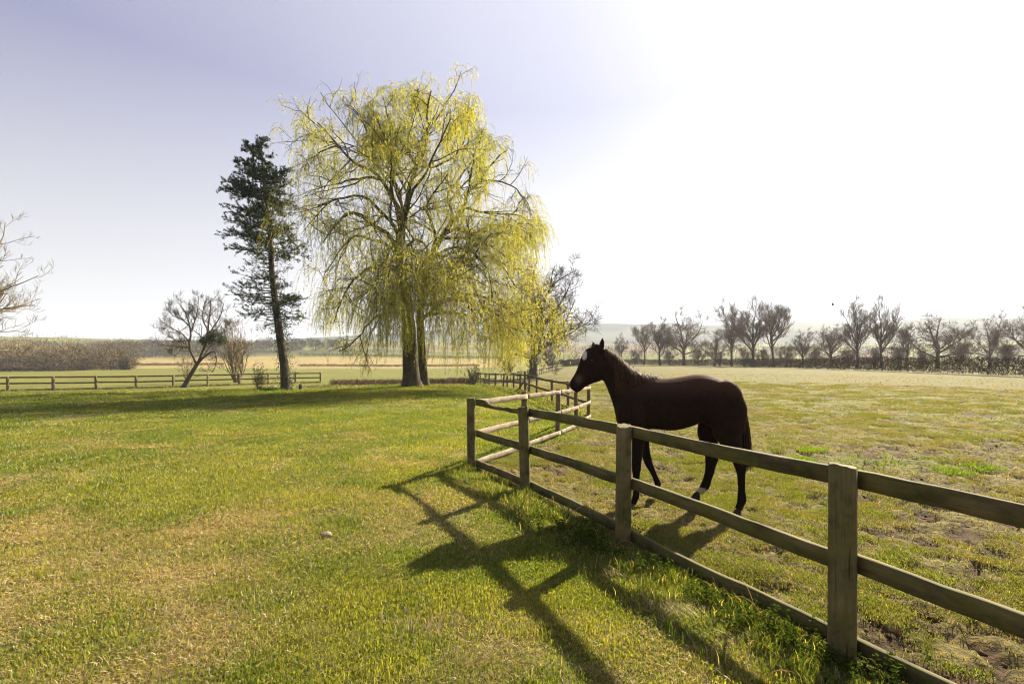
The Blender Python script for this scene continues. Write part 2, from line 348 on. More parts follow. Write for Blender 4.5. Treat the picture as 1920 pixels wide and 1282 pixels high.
def dry_lawn(x, y):
    """how much straw-coloured dead grass the lawn carries (0..1)"""
    r = np.hypot(x, y)
    f = fbm(x / 0.9, y / 0.7, 4, 41) * 0.75 + fbm(x / 4.0 + 3, y / 3.0, 3, 43) * 0.45
    ln = np.exp(-((y - (4.9 + 0.16 * (x + 3))) / 0.55) ** 2) * (x < -0.8) * 0.16 + np.exp(-((y - (3.6 - 0.25 * (x + 3))) / 0.35) ** 2) * (x < -1.4) * 0.14
    near = 0.11 * (1 - sstep(2.5, 5.5, r)) - 0.10 * sstep(7.5, 10.5, r)
    fence = -0.25 * np.exp(-dpoly(x, y, MAINF) / 0.7)
    f2 = fbm(x / 0.22, y / 0.2, 3, 47); return np.clip((f - 0.515 + ln + near + fence + 0.5 * (f2 - .5)) * 3.0, 0, 1)

def ground_color(x, y):
    r = np.hypot(x, y); c = np.zeros(x.shape + (3,)); pad = inside(x, y)
    green = np.array([0.105, 0.112, 0.024]); lush = np.array([0.095, 0.125, 0.018]); straw = np.array([0.27, 0.21, 0.10]); soil = np.array([0.058, 0.038, 0.022])
    n = fbm(x / 6, y / 6, 4, 3)[..., None]
    dl = dry_lawn(x, y)[..., None]
    lawn = (green * (1 - n) + lush * n) * 0.85; lawn = lawn * (1 - dl * .8) + (straw * 0.75) * dl * .8
    # paddock: short grazed turf, tan in the distance, churned soil near the fences
    tan = np.array([0.108, 0.100, 0.040]); tg = np.array([0.115, 0.115, 0.028]); bright = np.array([0.11, 0.165, 0.018])
    f = np.clip(sstep(10, 42, r) * 0.75 + 1.1 * (fbm(x / 3.5, y / 3.5, 4, 12) - 0.42), 0, 1)[..., None]
    padc = tg * (1 - f) + tan * f
    lush_patch = np.exp(-(((x - 6.0) / 1.3) ** 2 + ((y - 7.6) / 0.55) ** 2))[..., None] + 0.6 * np.exp(-(((x - 14.0) / 2.2) ** 2 + ((y - 13.0) / 0.6) ** 2))[..., None]
    padc = padc * (1 - np.clip(lush_patch, 0, 1)) + bright * np.clip(lush_patch, 0, 1)
    mm = (mudmask(x, y) * (1 - 0.75 * sstep(9, 40, r)))[..., None]; padc = padc * (1 - mm) + soil * mm
    thatch = np.array([0.125, 0.105, 0.040]) * (0.6 + 0.9 * fbm(x * 5, y * 5, 3, 19)[..., None]); kn = (1 - sstep(7, 20, r))[..., None] * .75
    lawn = lawn * (1 - kn) + thatch * kn; kp = kn * (1 - mm); padc = padc * (1 - kp) + (thatch * .42 + np.array([.045, .030, .016])) * kp
    c = np.where(pad[..., None], padc, lawn)
    # fields beyond
    beyond = (y > 0) & ~pad & (dpoly(x, y, LEFTF + [(-3.5, 45)]) > 0) & (y > np.interp(x, [-54, -37.2, -29.3, -20, -3.5, 20], [28.5, 35.2, 40, 49, 47, 47]))
    fld = np.array([0.108, 0.112, 0.030]) * (0.8 + 0.4 * n); tanf = np.array([0.205, 0.165, 0.072]) * (0.85 + 0.3 * n)
    pxx = x / np.maximum(y, 1) * FPX + CX
    istan = sstep(150, 160, y) * (1 - sstep(285, 300, y)) * sstep(150, 230, pxx) * (1 - sstep(930, 1000, pxx))
    fieldc = fld * (1 - istan[..., None]) + tanf * istan[..., None]
    fl2 = fbm(x / 90, y / 60, 2, 55)
    fieldc = np.where((r > 345)[..., None], np.where((fl2 > 0.58)[..., None], np.array([0.10, 0.075, 0.05]), np.where((fl2 > 0.42)[..., None], np.array([0.15, 0.17, 0.045]), np.array([0.065, 0.062, 0.038]))) * (0.8 + 0.4 * n), fieldc)
    c = np.where(beyond[..., None], fieldc, c)
    far = (r > 800)[..., None]; wood = sstep(0.40, 0.47, fbm(x / 300, y / 160, 4, 66))[..., None]
    c = np.where(far, (np.array([0.080, 0.093, 0.075]) * (1 - wood) + np.array([0.036, 0.041, 0.043]) * wood), c)
    return c

ang = np.unique(np.concatenate([np.linspace(-54, 54, 311), np.arange(-180, -54, 6.0), np.arange(54, 181, 6.0)]))
rad = np.concatenate([np.geomspace(0.6, 1.6, 12, endpoint=False), np.geomspace(1.6, 60, 270, endpoint=False), np.geomspace(60, 6000, 80)])
AA, RR = np.meshgrid(np.radians(ang), rad); gx = RR * np.sin(AA); gy = RR * np.cos(AA)
gh = gz(gx, gy); gc = ground_color(gx, gy)
na, nr = len(ang), len(rad); idx = np.arange(na * nr).reshape(nr, na)
GF = np.stack([idx[:-1, :-1], idx[:-1, 1:], idx[1:, 1:], idx[1:, :-1]], -1).reshape(-1, 4)[:, ::-1]
GV = np.stack([gx, gy, gh], -1).reshape(-1, 3)
GV = np.vstack([GV, [[0, 0, 0]]]); ci = len(GV) - 1
GT = np.stack([idx[0, :-1], np.full(na - 1, ci), idx[0, 1:]], -1)[:, ::-1]
def mat_ground():
    m, nt, N, L = newmat('ground_turf')
    out = N.new('ShaderNodeOutputMaterial'); p = N.new('ShaderNodeBsdfPrincipled'); p.inputs['Roughness'].default_value = 0.95; p.inputs['Specular IOR Level'].default_value = 0.1
    a = N.new('ShaderNodeVertexColor'); a.layer_name = 'Col'
    n1 = noise_node(nt, 15, 6, 0.62); r1 = ramp(nt, [(0.30, (0.38, 0.36, 0.32)), (0.5, (1, 1, 1)), (0.72, (1.9, 1.75, 1.4))]); L.new(n1.outputs['Fac'], r1.inputs['Fac'])
    n2 = noise_node(nt, 1.1, 6, 0.7); r2 = ramp(nt, [(0.3, (0.78, 0.8, 0.8)), (0.7, (1.2, 1.17, 1.1))]); L.new(n2.outputs['Fac'], r2.inputs['Fac'])
    c = a.outputs['Color']
    for rr in (r1, r2):
        mu = N.new('ShaderNodeMix'); mu.data_type = 'RGBA'; mu.blend_type = 'MULTIPLY'; mu.inputs['Factor'].default_value = 1
        L.new(c, mu.inputs['A']); L.new(rr.outputs['Color'], mu.inputs['B']); c = mu.outputs['Result']
    L.new(c, p.inputs['Base Color'])
    b = N.new('ShaderNodeBump'); b.inputs['Strength'].default_value = 1.0; b.inputs['Distance'].default_value = 0.06
    L.new(n1.outputs['Fac'], b.inputs['Height']); L.new(b.outputs['Normal'], p.inputs['Normal']); L.new(p.outputs['BSDF'], out.inputs['Surface'])
    return m
ground = put('ground', mesh('ground', GV, [GF, GT], mat_ground(), True, np.vstack([gc.reshape(-1, 3), [[0.08, 0.1, 0.02]]])), kind='structure')

# ------------------------------------------------------------------ fences
rngf = np.random.default_rng(5)
def tag(o, label, cat, group=None):
    o['label'] = label; o['category'] = cat
    if group: o['group'] = group
    return o
def empty(name, loc, label, cat, group=None):
    o = bpy.data.objects.new(name, None); COL.objects.link(o); o.location = [float(v) for v in loc]; o.empty_display_size = 0.2
    return tag(o, label, cat, group)

def post_mesh(rad_, h, sides=18, seed=0, depth=0.25, sq=False):
    rg = np.random.default_rng(seed); zs = np.array([-depth, -0.02, h * 0.25, h * 0.5, h * 0.75, h - 0.012, h]); n = len(zs)
    th = np.arange(sides) * 2 * np.pi / sides + (np.pi / 4 if sq else 0); w = 1 + 0.03 * rg.normal(size=sides); V = []
    for i, z in enumerate(zs):
        rr = rad_ * w * (1 + 0.012 * rg.normal(size=sides)) * (0.94 if i == n - 1 else 1) * (1.03 - 0.03 * i / n)
        zz = z + (0.004 * rg.normal(size=sides) if i == n - 1 else 0) + (0.010 * np.cos(th + seed) if i >= n - 2 else 0)
        V.append(np.stack([rr * np.cos(th), rr * np.sin(th), np.broadcast_to(zz, sides)], 1))
    V = np.vstack(V + [[[0, 0, h + 0.004]]]); j = np.arange(sides); j2 = (j + 1) % sides
    F = np.concatenate([np.stack([i * sides + j, i * sides + j2, (i + 1) * sides + j2, (i + 1) * sides + j], 1) for i in range(n - 1)])
    T = np.stack([(n - 1) * sides + j, (n - 1) * sides + j2, np.full(sides, len(V) - 1)], 1)
    return V, [F, T]

def rail_mesh(L, hgt=0.10, thick=0.038, segs=14, seed=0, top=None):
    """board along +x from 0 to L, z from -hgt to 0, y centred; rounded arrises and a slight warp"""
    rg = np.random.default_rng(seed); b = 0.005; xs = np.linspace(0, L, segs + 1)
    prof = np.array([(-thick / 2, -hgt + b), (-thick / 2 + b, -hgt), (thick / 2 - b, -hgt), (thick / 2, -hgt + b), (thick / 2, -b), (thick / 2 - b, 0), (-thick / 2 + b, 0), (-thick / 2, -b)])
    n = len(prof); wz = np.cumsum(rg.normal(0, 0.0026, segs + 1)); wz -= np.linspace(wz[0], wz[-1], segs + 1); wy = np.cumsum(rg.normal(0, 0.0026, segs + 1)); wy -= np.linspace(wy[0], wy[-1], segs + 1)
    V = []
    for i, x in enumerate(xs):
        q = prof.copy(); q[:, 1] += rg.normal(0, 0.0012, n)
        if top is not None:
            tz = top(x / L); q[4:, 1] = np.array([-b, 0, 0, -b]) - tz + rg.normal(0, 0.003, 4) * (tz > 0.01)
        V.append(np.column_stack([np.full(n, x), q[:, 0] + wy[i], q[:, 1] + wz[i]]))
    V = np.vstack(V); j = np.arange(n); j2 = (j + 1) % n
    F = np.concatenate([np.stack([i * n + j, (i + 1) * n + j, (i + 1) * n + j2, i * n + j2], 1) for i in range(segs)])
    caps = np.array([[0, 1, 2, 3], [0, 3, 4, 7], [7, 4, 5, 6]]); c2 = caps[:, ::-1] + segs * n
    return V, [F, np.vstack([caps, c2])]

def add_rail(parent, a, b, m, seed, hgt=0.10, thick=0.038, top=None, name='rail', segs=14):
    a = np.array(a); b = np.array(b); d = b - a; L = np.linalg.norm(d)
    V, F = rail_mesh(L, hgt, thick, segs, seed, top)
    o = put(name, mesh(name, V, F, m), parent, loc=a - np.array(parent.location))
    o.rotation_euler = (0, -math.asin(d[2] / L), math.atan2(d[1], d[0]))
    return o

def fence(pts, label, side, heights=(1.05, 0.58, 0.125), prad=0.06, ph=1.075, rh=0.10, mr=M_RAIL, mp=M_POST, seed=0, skip_first=False, jitter=0.015, tops=None, strainer=None, name='wooden_fence', lean=None, psides=18, thick=0.038, group=None, extra=None, lap=-0.0008):
    """posts at pts, boards nailed to one side of them (side = +1: left of travel)"""
    rg = np.random.default_rng(seed); pts = [np.array(p, float) for p in pts]
    g = [float(gz0(np.array([p[0]]), np.array([p[1]]))[0]) for p in pts]
    root = empty(name, (pts[0][0], pts[0][1], g[0]), label, 'fence', group); base = np.array(root.location)
    for i, p in enumerate(pts):
        if i == 0 and skip_first: continue
        big = strainer == i
        V, F = post_mesh(prad * (1.35 if big else rg.uniform(0.93, 1.07)), (ph + (0.12 if big else rg.uniform(-.02, .02))), psides, seed * 50 + i)
        o = put('post', mesh('post', V, F, mp, True), root, loc=np.array([p[0], p[1], g[i]]) - base)
        try: o.data.set_sharp_from_angle(angle=R(40))
        except Exception: pass
        lx, ly = rg.normal(0, 0.014, 2)
        if lean and i in lean: lx, ly = lean[i]
        o.rotation_euler = (lx, ly, rg.uniform(0, 6))
    for i in range(len(pts) - 1):
        a, b = pts[i], pts[i + 1]; d = b - a; L = np.hypot(*d); d = d / L; nrm = np.array([-d[1], d[0]]) * side * (prad + thick / 2 - 0.012)
        for k, h in enumerate(heights):
            za = g[i] + h + rg.normal(0, jitter * .6); zb = g[i + 1] + h + rg.normal(0, jitter * .6); ov = 0.0
            e_ = -lap; sh_ = 1 + (.03 if i % 2 else 0) * (lap > 0); A = (a[0] + nrm[0] * sh_ + d[0] * e_, a[1] + nrm[1] * sh_ + d[1] * e_, za); B = (b[0] + nrm[0] * sh_ - d[0] * e_, b[1] + nrm[1] * sh_ - d[1] * e_, zb)
            add_rail(root, A, B, mr, seed * 900 + i * 10 + k, rh, thick, tops.get((i, k)) if tops else None)
    if extra: extra(root, base, pts, g)
    return root

# near run: posts P0..P4, boards on the paddock side, top board next to the corner gnawed away
def chewed(t):                                          # t from P3 (0) to P4 (1); metres of wood missing from the top
    xs = [0, .10, .16, .24, .34, .48, .62, .72, .745, .77, 1.0]; ys = [0, .004, .012, .045, .04, .055, .052, .050, .045, .0, 0]
    return float(np.interp(t, xs, ys)) + (0.006 * math.sin(t * 61) + 0.004 * math.sin(t * 137) if 0.12 < t < 0.745 else 0)
near_fence = fence([(4.4, -2.7), (3.5, -0.9), P0, P1, P2, P3, P4], 'near green-stained post and rail fence before the horse, top board gnawed', -1, seed=11, prad=0.064, tops={(5, 0): chewed, (3, 0): None})
# pale gnawed patch where the top board is bitten through
dv = np.array([P4[0] - P3[0], P4[1] - P3[1]]); dv /= np.hypot(*dv)
fence(RET, 'sun-bleached fence running from the gnawed corner post back towards the horse head', -1, seed=12, prad=0.055, skip_first=True, mr=M_RAIL2, mp=M_POSTB, jitter=0.004, rh=.088)
def braces(root, base, pts, g):
    i = 5
    for j in (4, 6):
        a = np.array([pts[i][0], pts[i][1], g[i] + 0.75]); d = (pts[j] - pts[i]); d /= np.hypot(*d); b = np.array([pts[i][0] + d[0] * 1.3, pts[i][1] + d[1] * 1.3, g[j] + 0.04])
        add_rail(root, a, b, M_RAILB, 700 + j, 0.07, 0.06, None, 'brace')
fence(BACK, 'dark fence behind the horse muzzle climbing away along the lawn to the willow', 1, seed=13, prad=0.055, skip_first=True, mr=M_RAILB, mp=M_POSTB, strainer=5, lean={9: (0.0, 0.10)}, jitter=0.02, psides=10, extra=braces)
def dense(pts, step):
    p = np.array(pts, float); s = np.concatenate([[0], np.cumsum(np.hypot(*np.diff(p, axis=0).T))]); n = int(s[-1] / step) + 1
    return [(np.interp(v, s, p[:, 0]), np.interp(v, s, p[:, 1])) for v in np.linspace(0, s[-1], n)]
fence(dense(FARF, 2.0), 'long pale sunlit fence far behind the willow leading to the oak', -1, seed=14, prad=0.05, mr=M_RAIL2, mp=M_POSTB, heights=(1.05, 0.575), psides=6)
fence(dense(LEFTF, 2.4), 'brown three-board fence along the far edge of the lawn on the left', 1, seed=15, prad=0.085, mr=M_RAILB, mp=M_POSTB, ph=1.10, rh=0.12, psides=8, heights=(1.07, 0.62, 0.15), thick=0.05)

exec_marker = None

# ------------------------------------------------------------------ grass (real blades, one mass each)
rngg = np.random.default_rng(77)
def blades(x, y, h, w, lean, col, rng, curl=0.5, bend_dir=None, z=None, tipc=1.12):
    n = len(x); z = gz(x, y) if z is None else z; a = rng.uniform(0, 2 * np.pi, n); la = rng.uniform(0, 2 * np.pi, n) if bend_dir is None else bend_dir
    wx = np.cos(a) * w * .5; wy = np.sin(a) * w * .5; lx = np.cos(la) * lean * h; ly = np.sin(la) * lean * h
    hz_ = h * np.sqrt(np.maximum(0.03, 1 - np.minimum(lean, .985) ** 2))
    V = np.empty((n, 5, 3)); m = 0.55
    V[:, 0] = np.stack([x - wx, y - wy, z - .006], 1); V[:, 1] = np.stack([x + wx, y + wy, z - .006], 1)
    curl = np.clip(.25 + .75 * lean, 0, 1); V[:, 2] = np.stack([x - wx * .8 + lx * m * curl, y - wy * .8 + ly * m * curl, z + hz_ * .66], 1); V[:, 3] = np.stack([x + wx * .8 + lx * m * curl, y + wy * .8 + ly * m * curl, z + hz_ * .66], 1)
    V[:, 4] = np.stack([x + lx, y + ly, z + hz_], 1)
    b = np.arange(n)[:, None] * 5
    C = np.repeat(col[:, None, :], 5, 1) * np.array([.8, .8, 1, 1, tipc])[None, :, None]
    return V.reshape(-1, 3), [b + np.array([[0, 1, 3, 2]]), b + np.array([[2, 3, 4]])], C.reshape(-1, 3)

def scatter(rng, r0, r1, n, amax=53):
    r = np.sqrt(rng.uniform(r0 * r0, r1 * r1, n)); a = np.radians(rng.uniform(-amax, amax, n)); return r * np.sin(a), r * np.cos(a)

G_SH = np.array([0.185, 0.235, 0.030]); G_YL = np.array([0.315, 0.300, 0.052]); G_DK = np.array([0.100, 0.138, 0.021]); STRAW = np.array([0.46, 0.365, 0.19]); STRAW2 = np.array([0.33, 0.24, 0.115])
def lawncol(rng, x, y, dr):
    n = len(x); t = np.clip(fbm(x / .8, y / .8, 4, 61) * 2.6 - .75 + rng.normal(0, .22, n), 0, 1)[:, None]
    c = G_DK * (1 - t) + np.where(t > .5, G_YL, G_SH) * t
    s = rng.uniform(0, 1, n) < (0.22 - .10 * sstep(7, 11, np.hypot(x, y)) + 0.62 * dr); u = rng.uniform(0, 1, n)[:, None]
    c = np.where(s[:, None], STRAW * u + STRAW2 * (1 - u), c) * rng.uniform(.6, 1.35, n)[:, None]
    return c, s
lg = Geo()
for (r0, r1, n, w, hh) in [(1.9, 3.6, 60000, .0036, .036), (3.6, 6, 70000, .0046, .036), (6, 10, 60000, .0075, .038), (10, 18, 40000, .014, .042), (18, 34, 22000, .030, .05)]:
    x, y = scatter(rngg, r0, r1, n)
    k = ~inside(x, y); x = x[k]; y = y[k]; k = y < np.interp(x, [-54, -37.2, -29.3, -20, -8, -3.5], [28.5, 35.2, 40, 45, 36, 38]); x = x[k]; y = y[k]
    d = dpoly(x, y, MAINF); dr = dry_lawn(x, y)
    tuft = fbm(x / .28, y / .28, 2, 91); keep = rngg.uniform(0, 1, len(x)) < np.clip(0.22 + 1.9 * (tuft - .30), .10, 1); x = x[keep]; y = y[keep]; d = d[keep]; dr = dr[keep]; tuft = tuft[keep]
    c, s = lawncol(rngg, x, y, dr)
    h = hh * rngg.uniform(.5, 1.35, len(x)) * (0.35 + 1.4 * tuft); lean = rngg.uniform(.15, .80, len(x)); lean = np.where(s, rngg.uniform(.94, .985, len(x)), lean); h = np.where(s, h * rngg.uniform(1.0, 2.0, len(x)), h)
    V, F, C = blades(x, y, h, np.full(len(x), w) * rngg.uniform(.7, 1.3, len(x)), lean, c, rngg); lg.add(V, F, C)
tx, ty = scatter(rngg, 2.0, 12, 420, 50); kk = ~inside(tx, ty); tx = tx[kk]; ty = ty[kk]; m_ = rngg.integers(14, 46, len(tx)); tr_ = rngg.uniform(.02, .09, len(tx)); pi_ = np.repeat(np.arange(len(tx)), m_); n = len(pi_); x = tx[pi_] + rngg.normal(0, 1, n) * tr_[pi_]; y = ty[pi_] + rngg.normal(0, 1, n) * tr_[pi_]; tone = rngg.uniform(0, 1, len(tx))[pi_][:, None]
c = (G_DK * .8 * (1 - tone) + G_SH * tone) * rngg.uniform(.7, 1.3, (n, 1)); sd_ = rngg.uniform(0, 1, n) < .12; c = np.where(sd_[:, None], STRAW * rngg.uniform(.7, 1.1, (n, 1)), c)
V, F, C = blades(x, y, (rngg.uniform(.03, .075, len(tx))[pi_]) * rngg.uniform(.5, 1.2, n), np.full(n, .0042) * np.maximum(1, np.hypot(x, y) / 4.5), rngg.uniform(.2, .85, n), c, rngg); lg.add(V, F, C)
put('lawn_grass', lg.mesh('lawn_grass', M_GRASS), kind='stuff', label='mown lawn grass with straw patches left of the fence', category='grass')

# paddock turf
pg = Geo()
for (r0, r1, n, w, hh) in [(2.2, 5, 80000, .0040, .026), (5, 9, 80000, .0062, .028), (9, 16, 60000, .012, .030), (16, 30, 36000, .026, .036), (30, 60, 22000, .06, .05)]:
    x, y = scatter(rngg, r0, r1, n); k = inside(x, y); x = x[k]; y = y[k]
    md = mudmask(x, y); tf = fbm(x / .35, y / .35, 2, 92); k = (rngg.uniform(0, 1, len(x)) > md * .93) & (rngg.uniform(0, 1, len(x)) < .25 + 1.3 * (tf - .22)); x = x[k]; y = y[k]; tf = tf[k]
    n = len(x); t = np.clip(fbm(x / 1.1, y / 1.1, 3, 63) * 1.8 - .42 + rngg.normal(0, .25, n), 0, 1)[:, None]
    r = np.hypot(x, y); lp = np.clip(np.exp(-(((x - 6.0) / 1.3) ** 2 + ((y - 7.6) / 0.55) ** 2)) + .6 * np.exp(-(((x - 14.0) / 2.2) ** 2 + ((y - 13.0) / 0.6) ** 2)), 0, 1)
    c = np.array([.092, .115, .023]) * (1 - t) + np.array([.18, .185, .044]) * t; c = c * (1 - lp[:, None]) + np.array([.115, .185, .018]) * lp[:, None]
    s = rngg.uniform(0, 1, n) < (.36 + .28 * sstep(8, 40, r)) * (1 - lp); u = rngg.uniform(0, 1, n)[:, None]
    c = np.where(s[:, None], STRAW * .62 * u + np.array([.20, .145, .06]) * (1 - u), c * .9) * rngg.uniform(.7, 1.25, n)[:, None]
    h = hh * rngg.uniform(.5, 1.4, n) * (.6 + .9 * tf) * (1 + 1.4 * lp); lean = rngg.uniform(.3, .9, n)
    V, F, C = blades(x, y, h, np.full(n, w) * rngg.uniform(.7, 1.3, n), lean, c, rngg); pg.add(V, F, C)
put('paddock_grass', pg.mesh('paddock_grass', M_GRASS), kind='stuff', label='short grazed paddock turf around the horse', category='grass')


# dense short sward: small turf patches scattered by geometry nodes (one mass each)
def turf_patch(name, straw, c0, c1, rng, n=1000, rad_=.22, hh=.016, w=.0044, sk=1.0):
    r = rad_ * np.sqrt(rng.uniform(0, 1, n)) * (1 + .2 * rng.normal(size=n)); a = rng.uniform(0, 6.283, n); x = r * np.cos(a); y = r * np.sin(a); t_ = rng.uniform(0, 1, (n, 1)); u = rng.uniform(0, 1, (n, 1))
    s = rng.uniform(0, 1, n) < straw; c = np.where(s[:, None], (STRAW * u + STRAW2 * (1 - u)) * sk, np.array(c0) * (1 - t_) + np.array(c1) * t_) * rng.uniform(.55, 1.35, (n, 1)); h = hh * rng.uniform(.4, 1.5, n); h = np.where(s, h * 1.7, h); lean = np.where(s, rng.uniform(.93, .985, n), rng.uniform(.2, .93, n))
    V, F, C = blades(x, y, h, np.full(n, w) * rng.uniform(.7, 1.4, n), lean, c, rng, z=np.zeros(n)); return bpy.data.objects.new(name, mesh(name, V, F, M_GRASS, False, C))
def turf(name, label, x, y, idx, scl, patches, rng):
    n = len(x); me = bpy.data.meshes.new(name); me.vertices.add(n); me.vertices.foreach_set('co', np.stack([x, y, gz(x, y)], 1).astype(np.float32).ravel())
    a = me.attributes.new('pick', 'INT', 'POINT'); a.data.foreach_set('value', idx.astype(np.int32)); a = me.attributes.new('turn', 'FLOAT_VECTOR', 'POINT'); a.data.foreach_set('vector', np.stack([rng.normal(0, .05, n), rng.normal(0, .05, n), rng.uniform(0, 6.283, n)], 1).astype(np.float32).ravel())
    a = me.attributes.new('size', 'FLOAT_VECTOR', 'POINT'); a.data.foreach_set('vector', np.stack([scl, scl, scl ** .55 * rng.uniform(.7, 1.3, n)], 1).astype(np.float32).ravel())
    o = put(name, me, kind='stuff', label=label, category='grass'); me.materials.append(M_GRASS)
    cl = bpy.data.collections.new(name + '_patches')
    for k, p in enumerate(patches): p.name = '%s_patch_%02d' % (name, k); cl.objects.link(p)
    ng = bpy.data.node_groups.new(name, 'GeometryNodeTree'); ng.interface.new_socket('Geometry', in_out='INPUT', socket_type='NodeSocketGeometry'); ng.interface.new_socket('Geometry', in_out='OUTPUT', socket_type='NodeSocketGeometry'); N = ng.nodes; L = ng.links
    gi = N.new('NodeGroupInput'); go = N.new('NodeGroupOutput'); ci_ = N.new('GeometryNodeCollectionInfo'); ci_.inputs['Collection'].default_value = cl; ci_.inputs['Separate Children'].default_value = True; ci_.inputs['Reset Children'].default_value = True
    ip = N.new('GeometryNodeInstanceOnPoints'); ip.inputs['Pick Instance'].default_value = True
    def at_(nm, ty): q = N.new('GeometryNodeInputNamedAttribute'); q.data_type = ty; q.inputs['Name'].default_value = nm; return q.outputs['Attribute']
    L.new(gi.outputs[0], ip.inputs['Points']); L.new(ci_.outputs[0], ip.inputs['Instance']); L.new(at_('pick', 'INT'), ip.inputs['Instance Index']); L.new(at_('turn', 'FLOAT_VECTOR'), ip.inputs['Rotation']); L.new(at_('size', 'FLOAT_VECTOR'), ip.inputs['Scale']); L.new(ip.outputs[0], go.inputs[0])
    o.modifiers.new('turf', 'NODES').node_group = ng; return o
rp = np.random.default_rng(19)
tones = [(G_DK * .9, G_SH), (G_DK, G_YL)]; straws = [.04, .16, .34, .58, .84]
lp_ = [turf_patch('t', s, a_, b_, rp) for s in straws for (a_, b_) in tones]
def tpts(bands):
    X = []; Y = []; S = []
    for (r0, r1, n, s) in bands: x, y = scatter(rp, r0, r1, n, 52); X.append(x); Y.append(y); S.append(s * (np.hypot(x, y) / r0) ** .6 * rp.uniform(.8, 1.2, n))
    return np.concatenate(X), np.concatenate(Y), np.concatenate(S)
x, y, s = tpts([(1.9, 4, 560, .80), (4, 8, 900, 1.15), (8, 16, 1050, 1.9), (16, 36, 1100, 3.4)])
k = ~inside(x, y) & (dpoly(x, y, PADPOLY[:6].tolist()) > .1 * s) & (y < np.interp(x, [-54, -37.2, -29.3, -20, -8, -3.5], [28, 34.8, 39.6, 44, 36, 36])); x, y, s = x[k], y[k], s[k]
d_ = np.clip(dry_lawn(x, y) * 4.6 + rp.normal(0, .5, len(x)) + .35 * (np.hypot(x, y) < 7), 0, 4).round(); tn = (fbm(x / .8, y / .8, 4, 61) + rp.normal(0, .08, len(x)) > .5) & (rp.uniform(0, 1, len(x)) > .45 * sstep(7, 11, np.hypot(x, y)))
turf('lawn_turf', 'short dense lawn turf covering the left side', x, y, d_ * 2 + tn, s, lp_, rp)
pp_ = [turf_patch('p', s_, c0, c1, rp, 700, .15, .014, .0044, .62) for s_ in (.12, .32, .58, .8) for (c0, c1) in (((.082, .112, .02), (.16, .185, .035)), ((.10, .112, .025), (.185, .188, .046)))] + [turf_patch('p', .03, (.10, .16, .015), (.17, .24, .022), rp, 700, .15, .03)]
x, y, s = tpts([(2.2, 5, 1500, .60), (5, 9, 2100, .85), (9, 18, 2400, 1.5), (18, 40, 2000, 2.9)])
k = inside(x, y); x, y, s = x[k], y[k], s[k]; md = sum(mudmask(x + .08 * s * math.cos(q), y + .08 * s * math.sin(q)) for q in (0, 1.57, 3.14, 4.71)) / 4; k = (rp.uniform(0, 1, len(x)) > md * 1.7 * (1 - .8 * sstep(10, 30, np.hypot(x, y)))) & (rp.uniform(0, 1, len(x)) < .52 + 1.3 * (fbm(x / .35, y / .35, 2, 92) - .2)); x, y, s = x[k], y[k], s[k]; r = np.hypot(x, y)
d_ = np.clip(fbm(x / 1.6, y / 1.6, 3, 12) * 5.0 - 1.05 + .4 * sstep(8, 40, r) + rp.normal(0, .5, len(x)), 0, 3).round(); tn = rp.uniform(0, 1, len(x)) < .4 + .4 * sstep(6, 30, r); ix = d_ * 2 + tn
lpz = np.exp(-(((x - 6.0) / 1.3) ** 2 + ((y - 7.6) / 0.55) ** 2)) + .6 * np.exp(-(((x - 14.0) / 2.2) ** 2 + ((y - 13.0) / 0.6) ** 2)); ix = np.where(rp.uniform(0, 1, len(x)) < lpz * 1.2, 8, ix)
turf('paddock_turf', 'short grazed turf patches across the paddock', x, y, ix, s, pp_, rp)

# soil clods thrown up by hooves
def clods(n, rng):
    x, y = scatter(rng, 2.4, 17, n * 6); k = inside(x, y); x = x[k]; y = y[k]; k = rng.uniform(0, 1, len(x)) < mudmask(x, y) ** 1.5; x = x[k][:n]; y = y[k][:n]
    g = Geo(); n = len(x); t = (1 + 5 ** .5) / 2
    ico = unit(np.array([(-1, t, 0), (1, t, 0), (-1, -t, 0), (1, -t, 0), (0, -1, t), (0, 1, t), (0, -1, -t), (0, 1, -t), (t, 0, -1), (t, 0, 1), (-t, 0, -1), (-t, 0, 1)], float))
    fi = np.array([(0, 11, 5), (0, 5, 1), (0, 1, 7), (0, 7, 10), (0, 10, 11), (1, 5, 9), (5, 11, 4), (11, 10, 2), (10, 7, 6), (7, 1, 8), (3, 9, 4), (3, 4, 2), (3, 2, 6), (3, 6, 8), (3, 8, 9), (4, 9, 5), (2, 4, 11), (6, 2, 10), (8, 6, 7), (9, 8, 1)])
    s = rng.uniform(.006, .018, n) * rng.uniform(.6, 1.3, n); V = ico[None] * (1 + .3 * rng.normal(size=(n, 12, 1))) * s[:, None, None] * np.array([1.2, 1.2, .75]); V += np.stack([x, y, gz(x, y) + s * .1], 1)[:, None]
    c = np.array([.075, .052, .034]) * rng.uniform(.6, 1.5, (n, 1)); g.add(V.reshape(-1, 3), [(np.arange(n)[:, None, None] * 12 + fi[None]).reshape(-1, 3)], np.repeat(c, 12, 0)); return g
M_SOIL = mat_leaf('soil', True, trans=0.0, gloss=0.0)
put('soil_clods', clods(5200, rngg).mesh('soil_clods', M_SOIL, True), kind='stuff', label='dark soil clods kicked up by hooves in the paddock', category='soil')

